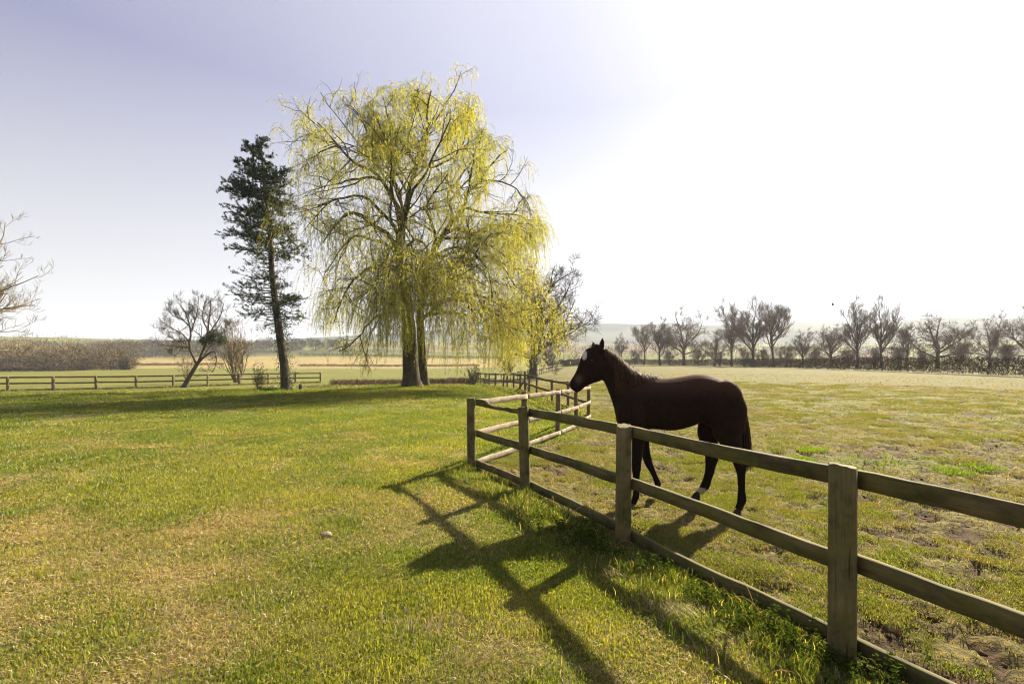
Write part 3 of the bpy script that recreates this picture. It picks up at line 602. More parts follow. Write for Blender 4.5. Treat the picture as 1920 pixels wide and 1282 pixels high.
# rough strip of long grass and weeds along the foot of the near fence
sg = Geo(); s_ = np.array(MAINF[1:]); 
def strip(n, width, rng, pts=MAINF[1:], off=0.10):
    p = np.array(pts, float); L = np.hypot(*np.diff(p, axis=0).T); i = rng.choice(len(L), n, p=L / L.sum()); t = rng.uniform(0, 1, n)[:, None]; q = p[i] * (1 - t) + p[i + 1] * t
    d = (p[i + 1] - p[i]) / L[i][:, None]; nn = np.stack([-d[:, 1], d[:, 0]], 1); o = rng.normal(0, width, n)
    q = q + nn * (o + off)[:, None]; return q[:, 0], q[:, 1], np.abs(o)
x, y, o = strip(42000, .17, rngg, off=.30); tf = fbm(x / .25, y / .25, 3, 95); k = rngg.uniform(0, 1, len(x)) < np.clip((tf - .36) * 3.6, 0, 1); x = x[k]; y = y[k]; tf = tf[k]; n = len(x)
t = rngg.uniform(0, 1, n)[:, None]; c = np.array([.045, .078, .012]) * (1 - t) + np.array([.13, .155, .022]) * t; s = rngg.uniform(0, 1, n) < .13; c = np.where(s[:, None], STRAW * rngg.uniform(.7, 1.1, (n, 1)), c)
h = rngg.uniform(.035, .11, n) * (.4 + 1.2 * tf); V, F, C = blades(x, y, h, rngg.uniform(.003, .0065, n), rngg.uniform(.2, .85, n), c, rngg, .4); sg.add(V, F, C)
x, y, o = strip(9000, .05, rngg, RET); n = len(x); t = rngg.uniform(0, 1, n)[:, None]; c = np.array([.06, .11, .016]) * (1 - t) + np.array([.15, .19, .03]) * t
V, F, C = blades(x, y, rngg.uniform(.05, .16, n), rngg.uniform(.006, .012, n), rngg.uniform(.2, .8, n), c, rngg, .4); sg.add(V, F, C)
x, y, o = strip(7000, .15, rngg, BACK); n = len(x); t = rngg.uniform(0, 1, n)[:, None]; c = np.array([.07, .10, .02]) * (1 - t) + np.array([.25, .22, .09]) * t
V, F, C = blades(x, y, rngg.uniform(.06, .22, n), rngg.uniform(.015, .03, n), rngg.uniform(.2, .8, n), c, rngg, .4); sg.add(V, F, C)
x, y, o = strip(9000, .22, rngg, LEFTF); n = len(x); t = rngg.uniform(0, 1, n)[:, None]; c = np.array([.09, .12, .025]) * (1 - t) + np.array([.33, .27, .13]) * t
V, F, C = blades(x, y, rngg.uniform(.06, .24, n), rngg.uniform(.02, .05, n), rngg.uniform(.2, .8, n), c, rngg, .4); sg.add(V, F, C)
put('rough_grass', sg.mesh('rough_grass', M_GRASS), kind='stuff', label='long rough grass tufts growing along the foot of the fences', category='grass')

# flattened straw: dead stems lying in swathes on the lawn and at the fence foot
st = Geo()
swaths = [(*px(690, 1070, 880 * 1.66 / 395)[:2], .34, .16, 320, -.3), (*px(720, 1090, 880 * 1.66 / 415)[:2], .30, .16, 240, -.9), (*px(575, 1200, 880 * 1.66 / 525)[:2], .10, .07, 90, .8), (*px(1265, 1150, 880 * 1.66 / 475)[:2], .18, .13, 380, 2.0),
          (*px(500, 1110, 880 * 1.66 / 435)[:2], .3, .2, 120, 1.2), (*px(860, 1245, 880 * 1.66 / 570)[:2], .14, .09, 110, .6), (*px(790, 1190, 880 * 1.66 / 515)[:2], .2, .16, 140, 1.3), (*px(300, 1240, 880 * 1.66 / 565)[:2], .3, .15, 150, .5),
          (*px(340, 1130, 880 * 1.66 / 455)[:2], .2, .2, 90, 1.5), (*px(1150, 1075, 880 * 1.66 / 400)[:2], .14, .12, 160, 2.4), (*px(150, 1010, 880 * 1.66 / 335)[:2], .6, .15, 200, .2), (*px(560, 1245, 880 * 1.66 / 570)[:2], .3, .2, 140, .3), (*px(1420, 1215, 880 * 1.66 / 540)[:2], .25, .15, 80, 2.6)]
for (sx, sy, wx_, wy_, n, a0) in swaths:
    n = int(n * 1.1)
    x = sx + rngg.normal(0, wx_ * .6, n); y = sy + rngg.normal(0, wy_ * .6, n); u = rngg.uniform(0, 1, n)[:, None]
    c = np.array([.50, .40, .23]) * u + np.array([.36, .27, .14]) * (1 - u)
    V, F, C = blades(x, y, rngg.uniform(.06, .17, n), rngg.uniform(.0022, .0042, n), rngg.uniform(.88, .975, n), c * .85, rngg, .6, a0 + rngg.normal(0, .45, n)); st.add(V, F, C)
S_ = []; n = 46
x, y, o = strip(n, .18, rngg, off=.2); D = unit(np.stack([rngg.normal(size=n), rngg.normal(size=n), np.abs(rngg.normal(size=n)) + .9], 1))
P = grow(rngg, np.stack([x, y, gz(x, y)], 1), D, rngg.uniform(.25, .6, n), 9, .12, (0, 0, -.06), (0, 0, -.5)); Rr = np.repeat(rngg.uniform(.0012, .0024, n)[:, None], 9, 1)
V, F = tubes(P, Rr, 3); st.add(V, [F], np.array([.46, .36, .2]))
put('dead_grass_stems', st.mesh('dead_grass_stems', M_GRASS), kind='stuff', label='bleached dead grass stems lying in swathes on the lawn', category='straw')

# dead leaves and bits lying in the turf
lt = Geo(); x, y = scatter(rngg, 2.0, 11, 520, 50); k = ~inside(x, y); x = x[k]; y = y[k]; n = len(x); a_ = rngg.uniform(0, 6.28, n); dd = np.stack([np.cos(a_), np.sin(a_), rngg.uniform(-.1, .5, n)], 1); u = rngg.uniform(0, 1, (n, 1)); c0 = np.stack([x, y, gz(x, y) + .014], 1); ln_ = rngg.uniform(.02, .055, n); w_ = ln_ * rngg.uniform(.35, .6, n)
nn_ = unit(np.stack([rngg.normal(0, .5, n), rngg.normal(0, .5, n), np.ones(n)], 1)); s_ = unit(np.cross(dd, nn_)); V = np.stack([c0, c0 + dd * ln_[:, None] * .5 + s_ * w_[:, None] * .5, c0 + dd * ln_[:, None], c0 + dd * ln_[:, None] * .5 - s_ * w_[:, None] * .5], 1); lt.add(V.reshape(-1, 3), [np.arange(n * 4).reshape(-1, 4)], np.repeat(np.array([.07, .045, .025]) * (1 - u) + np.array([.19, .135, .08]) * u, 4, 0))
put('leaf_litter', lt.mesh('leaf_litter', M_GRASS), kind='stuff', label='dead brown leaves lying scattered in the lawn', category='leaf litter')

# small-leaved weeds (cleavers, nettles) at the fence foot
wd = Geo()
def leafquads(c0, dirs, nrm, ln, wd_, col, fold=0.25):
    n = len(c0); s = unit(np.cross(dirs, nrm)); V = np.empty((n, 4, 3)); V[:, 0] = c0; V[:, 1] = c0 + dirs * ln[:, None] * .45 + s * wd_[:, None] * .5 + nrm * (wd_ * fold)[:, None]
    V[:, 2] = c0 + dirs * ln[:, None]; V[:, 3] = c0 + dirs * ln[:, None] * .45 - s * wd_[:, None] * .5 + nrm * (wd_ * fold)[:, None]
    b = np.arange(n)[:, None] * 4; F = np.concatenate([b + np.array([[0, 1, 2]]), b + np.array([[0, 2, 3]])])
    return V.reshape(-1, 3), [F], np.repeat(col, 4, 0)
spots = [(*px(1070, 985, 880 * 1.66 / 325)[:2], .22, .20, 620), (*px(1100, 1010, 880 * 1.66 / 350)[:2], .16, .18, 520), (*px(1145, 1035, 880 * 1.66 / 370)[:2], .12, .17, 300), (*px(1400, 1160, 880 * 1.66 / 500)[:2], .14, .15, 330), (*px(1480, 1200, 880 * 1.66 / 540)[:2], .13, .15, 330),
         (*px(1330, 1120, 880 * 1.66 / 455)[:2], .13, .12, 240), (*px(1230, 1070, 880 * 1.66 / 400)[:2], .12, .14, 260), (*px(1540, 1240, 880 * 1.66 / 575)[:2], .14, .14, 300), (*px(1000, 945, 880 * 1.66 / 285)[:2], .14, .10, 180), (*px(1660, 1270, 880 * 1.66 / 615)[:2], .14, .14, 300)]
for (sx, sy, sp, hh, n) in spots:
    m_ = n // 12; bx = sx + rngg.normal(0, sp * .6, m_); by = sy + rngg.normal(0, sp * .6, m_); D = unit(np.stack([rngg.normal(0, .45, m_), rngg.normal(0, .45, m_), np.ones(m_)], 1))
    P = grow(rngg, np.stack([bx, by, gz(bx, by)], 1), D, hh * rngg.uniform(.5, 1.3, m_), 6, .12); V, F = tubes(P, np.full((m_, 6), .0016), 3); wd.add(V, [F], np.array([.06, .09, .02]))
    S, dd, _, _, t_, _ = spawn(rngg, P, np.full((m_, 6), .001), 12, .15, 1, 50, 95); k = len(S); nr_ = unit(np.stack([rngg.normal(0, .4, k), rngg.normal(0, .4, k), np.ones(k)], 1)); dd[:, 2] *= .3; dd = unit(dd); u = rngg.uniform(0, 1, k)[:, None]
    V, F, C = leafquads(S, dd, nr_, rngg.uniform(.018, .042, k), rngg.uniform(.010, .022, k), np.array([.030, .052, .008]) * (1 - u) + np.array([.080, .105, .014]) * u); wd.add(V, F, C)
put('fence_weeds', wd.mesh('fence_weeds', M_WEED), kind='stuff', label='leafy green weeds clumped at the foot of the near fence', category='weeds')

# broad-leaved dock rosettes on the lawn: one thing each, each large leaf a part
docks = [(612, 858, 1, 'broad-leaved weed in the lawn, left end of the row level with the corner post foot'), (650, 862, 1, 'yellowish broad-leaved weed, second from the left in the row level with the corner post'), (745, 880, 1, 'broad-leaved weed left of the corner post shadow, far side of the weed patch'),
         (775, 900, 1.2, 'largest broad-leaved weed, touching the tip of the corner post shadow'), (705, 912, .9, 'broad-leaved weed left of the shadow tip, near side of the weed patch'), (790, 930, 1, 'broad-leaved weed just inside the bend of the fence shadow'), (925, 940, .8, 'small broad-leaved weed between corner post and rail shadow'),
         (370, 960, 1.2, 'big broad-leaved weed beside the dry streak in the middle of the lawn'), (480, 905, .9, 'broad-leaved weed alone in the green lawn above the pale clod'), (315, 935, .9, 'broad-leaved weed at the upper end of the dry streak'), (100, 905, 1, 'broad-leaved weed nearest the left edge of the lawn'), (180, 868, .9, 'small broad-leaved weed far out on the left lawn')]
for i, (qx, qy, s, lab) in enumerate(docks):
    rg = np.random.default_rng(300 + i); Z = FPX * EYE / (qy - HY); w = px(qx, qy, Z); g = float(gz(np.array([w[0]]), np.array([w[1]]))[0])
    d = empty('dock_plant', (w[0], w[1], g), lab, 'weed', 'broad-leaved weeds on the lawn')
    for k in range(rg.integers(6, 10)):
        a = rg.uniform(0, 6.28); ln = s * rg.uniform(.07, .14); wv = ln * rg.uniform(.28, .42); el = rg.uniform(.15, .8); dr = np.array([math.cos(a) * math.cos(el), math.sin(a) * math.cos(el), math.sin(el)]); sd_ = np.array([-math.sin(a), math.cos(a), 0]); up = np.cross(dr, sd_)
        V = []; prof = [(0, .1), (.25, .75), (.5, 1), (.75, .75), (1, .08)]
        for (t, ww) in prof:
            c0 = dr * ln * t + np.array([0, 0, -ln * .45 * t * t]); V += [c0 - sd_ * wv * .5 * ww - up * wv * .12 * ww, c0, c0 + sd_ * wv * .5 * ww - up * wv * .12 * ww]
        F = [(3 * q + e, 3 * q + e + 1, 3 * q + 4 + e, 3 * q + 3 + e) for q in range(4) for e in (0, 1)]
        u = rg.uniform(0, 1); cc = np.array([.06, .10, .016]) * (1 - u) + np.array([.19, .20, .035]) * u
        put('leaf', mesh('leaf', np.array(V), np.array(F), M_WEED, True, np.broadcast_to(cc, (15, 3))), d)

# ------------------------------------------------------------------ trees
def jit(rng, P, s): return P + rng.normal(size=P.shape) * s

def bare_crown(rng, limbs, lrad, counts=(8, 7, 6, 5), ratios=(.5, .5, .5, .55), ang=((35, 65), (35, 65), (30, 60), (25, 60)), trop=((0, 0, .03), (0, 0, .05), (0, 0, .08), (0, 0, .1)), wander=(.16, .18, .16, .14), rmin=.006, sides=(5, 4, 3, 3), t0=.22, lmin=.15, up=0.3):
    """limbs: (N,K,3) main limbs with radii -> Geo of all branch orders, plus finest order polylines"""
    g = Geo(); V, F = tubes(limbs, lrad, 7); g.add(V, [F]); P, Rd = limbs, lrad
    for k, n in enumerate(counts):
        S, D, rr, L, t, par = spawn(rng, P, Rd, n, t0 if k == 0 else .12, 1.0, *ang[k], up=up)
        ln = np.maximum(L * ratios[k] * rng.uniform(.55, 1.25, len(S)) * (1.15 - .65 * t), lmin); K = 6 if k < 2 else (5 if k == 2 else 4)
        P = grow(rng, S, D, ln, K, wander[k], trop[k]); r0 = np.maximum(np.minimum(rr * .62, ln * .022 + rmin), rmin); Rd = taper(r0, np.maximum(r0 * .3, rmin * .6), K)
        V, F = tubes(P, Rd, sides[k]) if sides[k] > 3 else ribbons(P, Rd, rng); g.add(V, [F])
    return g, P, Rd

def limb_set(rng, base, n, length, a0, a1, K=8, wander=.14, trop=(0, 0, .06), z0=.5, z1=1.0, trunk=None, r0=.14, spread=None):
    tp = trunk; t = np.sort(rng.uniform(z0, z1, n)); t[-1] = 1.0; f = t * (len(tp) - 1); i = np.minimum(f.astype(int), len(tp) - 2); w = (f - i)[:, None]; S = tp[i] * (1 - w) + tp[i + 1] * w
    az = np.arange(n) * 2.39996 + rng.uniform(0, 6); an = np.radians(rng.uniform(a0, a1, n)); an[-1] *= .35
    D = np.stack([np.cos(az) * np.sin(an), np.sin(az) * np.sin(an), np.cos(an)], 1)
    ln = length * rng.uniform(.75, 1.15, n); P = grow(rng, S, D, ln, K, wander, trop)
    return P, taper(r0 * rng.uniform(.7, 1.1, n), np.full(n, r0 * .16), K)

def trunk_tube(path, r0, r1, flare=1.5, sides=12, K=10, seed=0):
    rg = np.random.default_rng(seed); p = resample(path, K); f = np.linspace(0, 1, K); rr = r0 * (1 - f) + r1 * f; rr[0] *= flare; rr[1] *= 1 + (flare - 1) * .25
    V, F = tubes(p[None], rr[None], sides); c = np.repeat(p, sides, 0); w = np.tile(1 + .07 * rg.normal(size=sides), K) * (1 + .03 * rg.normal(size=K * sides)); V = c + (V - c) * w[:, None]
    return p, V, F

def make_tree(name, label, base, path, r0, r1, limbs, lrad, mt=M_BARK, mc=M_TWIG, group=None, crown_kw=None, rng=None, flare=1.5, cat='tree', extra=None):
    base = np.array(base, float); root = empty(name, base, label, cat, group); p, V, F = trunk_tube(path, r0, r1, flare, seed=int(abs(base[0]) * 10))
    put('trunk', mesh('trunk', V - base, F, mt, True), root)
    g, fp, fr = bare_crown(rng, limbs, lrad, **(crown_kw or {})); me = g.mesh('crown', mc, True); me.transform(Matrix.Translation([float(-v) for v in base])); put('crown', me, root)
    return root, fp, fr

# --- weeping willows (two stems standing close together)
WZ = 28.0
def wz(x, y, dz=0.0):
    y = 1215 - (1215 - y) * .94; x = 495 + (x - 495) * ((.90 if x < 495 else .95) if y < 1100 else 1); return px(520 + x / 1.9417, 100 + y / 1.9417, WZ + dz)
def path3(pts, d0, d1):
    n = len(pts); return np.array([wz(x, y, d0 + (d1 - d0) * (k / (n - 1)) ** 1.0) for k, (x, y) in enumerate(pts)])
rw = np.random.default_rng(404)
treeA = dict(trunk=[(490, 1232), (482, 1100), (474, 960), (452, 800), (432, 690)], r=(.49, .23), depth=0.0, limbs=[
    ([(425, 670), (400, 630), (340, 590), (290, 552), (230, 545), (160, 600), (125, 650)], -3.5, .20), ([(428, 680), (455, 560), (410, 480), (380, 420), (340, 370), (270, 345), (200, 285), (150, 225), (100, 185)], 2.5, .24),
    ([(434, 690), (468, 520), (490, 420), (515, 360), (545, 300), (570, 220), (562, 130), (580, 60)], 0.5, .26), ([(515, 360), (590, 350), (660, 318), (700, 250), (705, 200)], 3.5, .12), ([(510, 370), (470, 300), (430, 235), (400, 165), (372, 100)], -2.5, .13),
    ([(380, 420), (300, 400), (230, 412), (170, 430), (110, 400), (50, 395)], 4.5, .13), ([(445, 760), (380, 740), (300, 758), (240, 800), (180, 880), (140, 960)], 2.0, .17), ([(470, 930), (400, 915), (340, 950), (290, 1005), (215, 1065)], -3.0, .13),
    ([(340, 370), (328, 280), (292, 195), (230, 130)], -2.0, .12), ([(440, 700), (420, 600), (350, 520), (300, 470), (200, 470), (120, 500)], -6.0, .18), ([(440, 700), (430, 560), (400, 440), (420, 330), (380, 260), (340, 180)], -6.0, .18),
    ([(430, 690), (460, 600), (500, 480), (560, 400), (600, 300), (640, 220)], -5.5, .17), ([(450, 780), (430, 700), (400, 660), (380, 700), (350, 760), (340, 850)], -6.5, .15), ([(440, 700), (450, 560), (430, 430), (330, 330), (240, 260), (130, 280)], 6.0, .17),
    ([(455, 820), (380, 800), (330, 820), (270, 880), (240, 960)], 6.0, .13), ([(434, 690), (330, 640), (240, 650), (170, 720), (130, 800)], 4.5, .15), ([(450, 790), (440, 720), (470, 690), (480, 760), (470, 850)], -5.5, .12), ([(545, 300), (500, 230), (490, 160), (510, 100)], 2.0, .10), ([(200, 285), (140, 280), (90, 300), (40, 340)], -1.0, .08), ([(455, 800), (470, 720), (500, 700), (520, 760), (525, 830)], -4.5, .12), ([(440, 700), (480, 640), (520, 650), (545, 720), (560, 800)], -5.0, .12), ([(440, 720), (410, 700), (390, 760), (385, 840)], -4.5, .11), ([(455, 820), (450, 780), (470, 800), (480, 880)], -3.5, .10)])
treeB = dict(trunk=[(534, 1212), (528, 1080), (520, 920), (536, 790), (575, 690), (600, 640)], r=(.30, .17), depth=2.2, limbs=[
    ([(600, 640), (640, 580), (690, 520), (700, 460), (750, 420), (800, 340), (850, 300)], 0.5, .22), ([(690, 520), (760, 540), (850, 550), (910, 565), (955, 610)], 2.5, .13), ([(610, 625), (680, 600), (760, 650), (850, 700), (905, 770)], -3.0, .16),
    ([(540, 820), (620, 765), (690, 722), (780, 700), (835, 740), (890, 820)], -2.5, .19), ([(532, 950), (600, 890), (700, 850), (800, 880), (880, 940), (930, 1000)], -3.5, .17), ([(692, 500), (722, 400), (735, 320), (765, 250)], -2.5, .14), ([(575, 690), (585, 600), (560, 500), (600, 430), (640, 370)], -5.0, .16),
    ([(590, 650), (640, 560), (620, 470), (660, 400), (720, 330), (790, 280)], 5.0, .18), ([(540, 850), (620, 800), (700, 790), (780, 830), (840, 900)], 5.0, .16), ([(540, 860), (590, 820), (640, 840), (690, 900), (720, 960)], -6.5, .16), ([(535, 900), (640, 880), (760, 900), (850, 960), (900, 1020)], -5.5, .15),
    ([(600, 640), (700, 640), (800, 600), (880, 620), (940, 680)], 4.0, .15), ([(545, 800), (560, 740), (600, 720), (640, 780), (650, 860)], -6.0, .14), ([(532, 940), (650, 930), (760, 980), (850, 1020)], 1.0, .12), ([(750, 420), (830, 420), (900, 450), (940, 500)], -1.5, .09), ([(560, 720), (640, 660), (720, 680), (780, 760), (800, 840)], -5.5, .14), ([(530, 880), (545, 840), (570, 860), (580, 930)], -5.5, .11), ([(525, 860), (505, 820), (490, 850), (485, 920)], -5.5, .11)])
def willow(name, label, T, seed, cbot):
    rg = np.random.default_rng(seed); d = T['depth']; K = 14
    tp = path3(T['trunk'], d, d); b0 = tp[0].copy(); b0[2] = float(gz0(np.array([b0[0]]), np.array([b0[1]]))[0]) - .1; tp[0] = b0
    root = empty(name, b0, label, 'tree', 'weeping willows beside the lawn'); base = b0
    p, V, F = trunk_tube(tp, T['r'][0], T['r'][1], 1.35, 16, 16, seed); put('trunk', mesh('trunk', V - base, F, M_WILLOW_BARK, True), root)
    LP = []; LR = []
    for pts, dz, r0 in T['limbs']:
        q = resample(path3(pts, d, d + dz), K); q[1:] += np.cumsum(rg.normal(0, .05, (K - 1, 3)), 0); LP.append(q); LR.append(np.linspace(r0 * .72, r0 * .15, K))
    LP = np.array(LP); LR = np.array(LR)
    g = Geo(); V, F = tubes(LP, LR, 8); g.add(V, [F])
    gy_ = Geo()
    def order(P, Rd, n, ratio, a, trop, te, wander, K, rmin, sides, t0, lm=.3):
        S, D, rr, L, t, par = spawn(rg, P, Rd, n, t0, 1, *a, up=.25); ln = np.maximum(L * ratio * rg.uniform(.5, 1.3, len(S)) * (1.2 - .6 * t), lm)
        Q = grow(rg, S, D, ln, K, wander, trop, te); r0 = np.clip(ln * .016, rmin, rr * .65 + rmin * .3); Rq = taper(r0, np.maximum(r0 * .3, rmin * .6), K); V, F = tubes(Q, Rq, sides) if sides > 3 else ribbons(Q, Rq, rg); (g if sides > 3 else gy_).add(V, [F]); return Q, Rq
    B1, R1 = order(LP, LR, 9, .42, (30, 70), (0, 0, .06), (0, 0, -.02), .17, 9, .016, 5, .22)
    B2, R2 = order(B1, R1, 6, .52, (30, 70), (0, 0, .04), (0, 0, -.12), .19, 7, .010, 4, .15)
    B3, R3 = order(np.concatenate([B2]), R2, 3, .6, (25, 70), (0, 0, 0.02), (0, 0, -.25), .18, 6, .006, 3, .2, .35)
    me = g.mesh('branches', M_WILLOW_BARK, True); me.transform(Matrix.Translation([float(-v) for v in base])); br_ = put('branches', me, root)
    # weeping shoots
    S, D, rr, L, t, par = spawn(rg, B2, R2, 4, .15, 1, 20, 90)
    S2, D2, *_ = spawn(rg, B3, R3, 2, .25, 1, 20, 80); S = np.vstack([S, S2]); D = np.vstack([D, D2])
    zt = (S[:, 2] - base[2]) / 19.0                      # 0 ground .. 1 top
    clump = fbm(S[:, 0] * .9 + S[:, 1] * .5, S[:, 2] * .7 - S[:, 1] * .4, 3, seed); k = rg.uniform(0, 1, len(S)) < np.clip(.12 + 2.3 * (clump - .33) + .12 * sstep(.5, .8, zt) - (.17 if seed == 42 else .10) * (1 - sstep(.3, .5, zt)), .05, .9); S = S[k]; D = D[k]; zt = zt[k]; clump = clump[k]
    ln = (np.interp(zt, [0, .2, .4, .6, .8, 1], [1.6, 3.0, 2.5, 1.5, 1.0, .75])) * rg.uniform(.45, 1.35, len(S)); ln = np.minimum(ln, np.maximum(.3, S[:, 2] - base[2] - cbot(S[:, 0], rg)))
    K = 8; H = grow(rg, S, D, ln, K, .07, (0, 0, -.25), (0, 0, -.75)); Hr = np.repeat(np.linspace(.006, .0035, K)[None], len(S), 0)
    V, F = ribbons(H, Hr, rg); gy_.add(V, [F]); sh = gy_.mesh('shoots', M_STRAND, True); sh.transform(Matrix.Translation([float(-v) for v in base])); put('shoots', sh, br_)
    # narrow leaves and catkins along the shoots
    nl = np.maximum(4, (ln * np.interp(zt, [.3, .55, .8], [11, 16, 23])).astype(int)); par = np.repeat(np.arange(len(H)), nl); M_ = len(par); t = rg.uniform(.05, 1, M_); f = t * (K - 1); i = np.minimum(f.astype(int), K - 2); w = (f - i)[:, None]
    C = H[par, i] * (1 - w) + H[par, i + 1] * w; T_ = unit(H[par, i + 1] - H[par, i]); rv = rg.normal(size=(M_, 3)); d_ = unit(T_ * .8 + unit(rv) * .8 + np.array([0, 0, -.35])); nr_ = unit(rg.normal(size=(M_, 3)))
    nr_ = unit(nr_ - (nr_ * d_).sum(1, keepdims=True) * d_); tone = np.clip(fbm(S[:, 0] * 1.1 + S[:, 1] * .7, S[:, 2] * 1.1, 2, seed + 3) * 1.5 - .3 + (.35 * (1 - sstep(.25, .5, zt)) if seed == 42 else 0) + rg.normal(0, .2, len(S)), 0, 1)[par][:, None]
    c = (np.array([.28, .305, .070]) * (1 - tone) + np.array([.46, .44, .105]) * tone) * rg.uniform(.75, 1.25, (M_, 1))
    V, F, Cc = leafquads(C, d_, nr_, rg.uniform(.08, .17, M_), rg.uniform(.016, .028, M_), c); put('leaves', mesh('leaves', V - base, F, M_WLEAF, False, Cc), br_)
    print(name, 'leaves', M_, 'shoots', len(H), 'b3', len(B3)); return root
willow('willow_tree', 'big weeping willow with thick bare trunk, the left one of the close pair', treeA, 41, lambda x, rg: np.interp(x, [-13, -10, -7, -5, -3], [2.6, 2.0, 1.4, 1.1, .9]) + rg.uniform(0, 1.6, len(x)))
willow('willow_tree', 'weeping willow stem standing behind the thick trunk, its yellow curtain overhanging the fence', treeB, 42, lambda x, rg: np.interp(x, [-8, -5, -2, 0, 2], [.9, .5, .4, .6, 1.3]) + rg.uniform(0, 1.0, len(x)))

# --- tall thin conifer
CZ = 30.0
def cz(x, y, dz=0.0): return px(380 + x / 2.42, 230 + y / 2.42, CZ + dz)
rc = np.random.default_rng(9)
cpth = np.array([cz(*q) for q in [(376, 1222), (368, 1100), (346, 950), (326, 800), (311, 650), (304, 500), (290, 370), (276, 250), (268, 150), (262, 80)]]); cb = cpth[0].copy(); cb[2] = float(gz0(np.array([cb[0]]), np.array([cb[1]]))[0]) - .08; cpth[0] = cb
con = empty('conifer_tree', cb, 'tall thin dark evergreen conifer left of the willows', 'tree')
tp, V, F = trunk_tube(cpth, .27, .03, 1.25, 12, 24, 3); ctr_ = put('trunk', mesh('trunk', V - cb, F, M_CONBARK, True), con)
prof_y = np.array([85, 120, 160, 200, 235, 270, 310, 350, 395, 430, 470, 520, 560, 600, 650, 690, 730, 780, 830, 880, 930, 970]); prof_l = np.array([25, 60, 105, 100, 100, 180, 185, 175, 110, 235, 190, 180, 190, 215, 110, 165, 195, 190, 180, 150, 110, 60]); prof_r = np.array([40, 50, 60, 75, 90, 135, 165, 170, 150, 140, 140, 175, 180, 130, 100, 110, 130, 140, 150, 130, 100, 60])
den = np.array([2.2, 2.2, 1.8, 1.6, 1.4, 1.35, 1.2, 1.1, .8, 1.1, 1.0, 1.0, .85, .75, .3, .55, .7, .7, .7, .55, .35, .2])
S = []; D = []; LN = []; DN = []
for yz in np.arange(86, 965, 7.0):
    for rep in range(2):
        az = rc.uniform(0, 2 * np.pi); ca = math.cos(az); yj = yz + rc.uniform(-4, 4)
        Lp = np.interp(yj, prof_y, prof_l if ca < 0 else prof_r); Lm = .5 * (np.interp(yj, prof_y, prof_l) + np.interp(yj, prof_y, prof_r)); Lz = (Lp * abs(ca) + Lm * (1 - abs(ca))) / 2.42 / FPX * CZ * rc.uniform(.6, 1.08)
        tt = np.interp(px(0, 230 + yj / 2.42, CZ)[2], tp[:, 2], np.arange(len(tp))); i = min(int(tt), len(tp) - 2); s0 = tp[i] + (tp[i + 1] - tp[i]) * (tt - i)
        el = np.interp(yj, [80, 200, 500, 960], [.75, .3, .12, -.05]) + rc.normal(0, .12); S.append(s0); D.append((ca * math.cos(el), math.sin(az) * math.cos(el), math.sin(el))); LN.append(max(Lz, .25)); DN.append(np.interp(yj, prof_y, den))
S = np.array(S); D = np.array(D); LN = np.array(LN); DN = np.array(DN)
S[:, 2] -= LN * .05
B = grow(rc, S, D, LN, 8, .09, (0, 0, -.05), (0, 0, .06)); Br = taper(np.clip(LN * .014, .008, .05), np.full(len(S), .005), 8); g = Geo(); V, F = tubes(B, Br, 4); g.add(V, [F])
nt_ = np.maximum(3, (LN * 7.5 * np.clip(DN, .4, 1.5)).astype(int)); S2, D2, r2, L2, t2, par = spawn(rc, B, Br, nt_, .25, 1.0, 30, 80); D2[:, 2] = D2[:, 2] * .5 + .05; D2 = unit(D2)
l2 = np.clip(L2 * .30 * (1.25 - .7 * t2) * rc.uniform(.5, 1.3, len(S2)), .12, .9); T2 = grow(rc, S2, D2, l2, 5, .14, (0, 0, .03), (0, 0, .06)); V, F = ribbons(T2, np.full((len(T2), 5), .006), rc); g.add(V, [F])
V, F = tubes((tp[14:22] + np.array([-.32, .1, 0]) * np.sin(np.linspace(0, 3.1, 8))[:, None])[None], np.linspace(.07, .03, 8)[None], 6); g.add(V, [F])
me = g.mesh('branches', M_CONBARK, True); me.transform(Matrix.Translation([float(-v) for v in cb])); cbr_ = put('branches', me, con)
nn = np.maximum(2, (l2 * 24 * np.clip(DN[par], .2, 1.6)).astype(int)); pr2 = np.repeat(np.arange(len(T2)), nn); M_ = len(pr2); t = rc.uniform(.1, 1, M_); f = t * 4; i = np.minimum(f.astype(int), 3); w = (f - i)[:, None]; C = T2[pr2, i] * (1 - w) + T2[pr2, i + 1] * w; Tn = unit(T2[pr2, i + 1] - T2[pr2, i])
VV = Geo()
for q in range(4):
    dd = unit(Tn * .7 + unit(rc.normal(size=(M_, 3))) + np.array([0, 0, .18])); nr_ = unit(rc.normal(size=(M_, 3))); nr_ = unit(nr_ - (nr_ * dd).sum(1, keepdims=True) * dd); u = rc.uniform(0, 1, (M_, 1))
    V, F, c_ = leafquads(C, dd, nr_, rc.uniform(.08, .17, M_), rc.uniform(.016, .034, M_), np.array([.020, .036, .018]) * (1 - u) + np.array([.055, .078, .028]) * u); VV.add(V - cb, F, c_)
put('needles', VV.mesh('needles', M_NEEDLE), cbr_)
print('conifer tufts', M_)
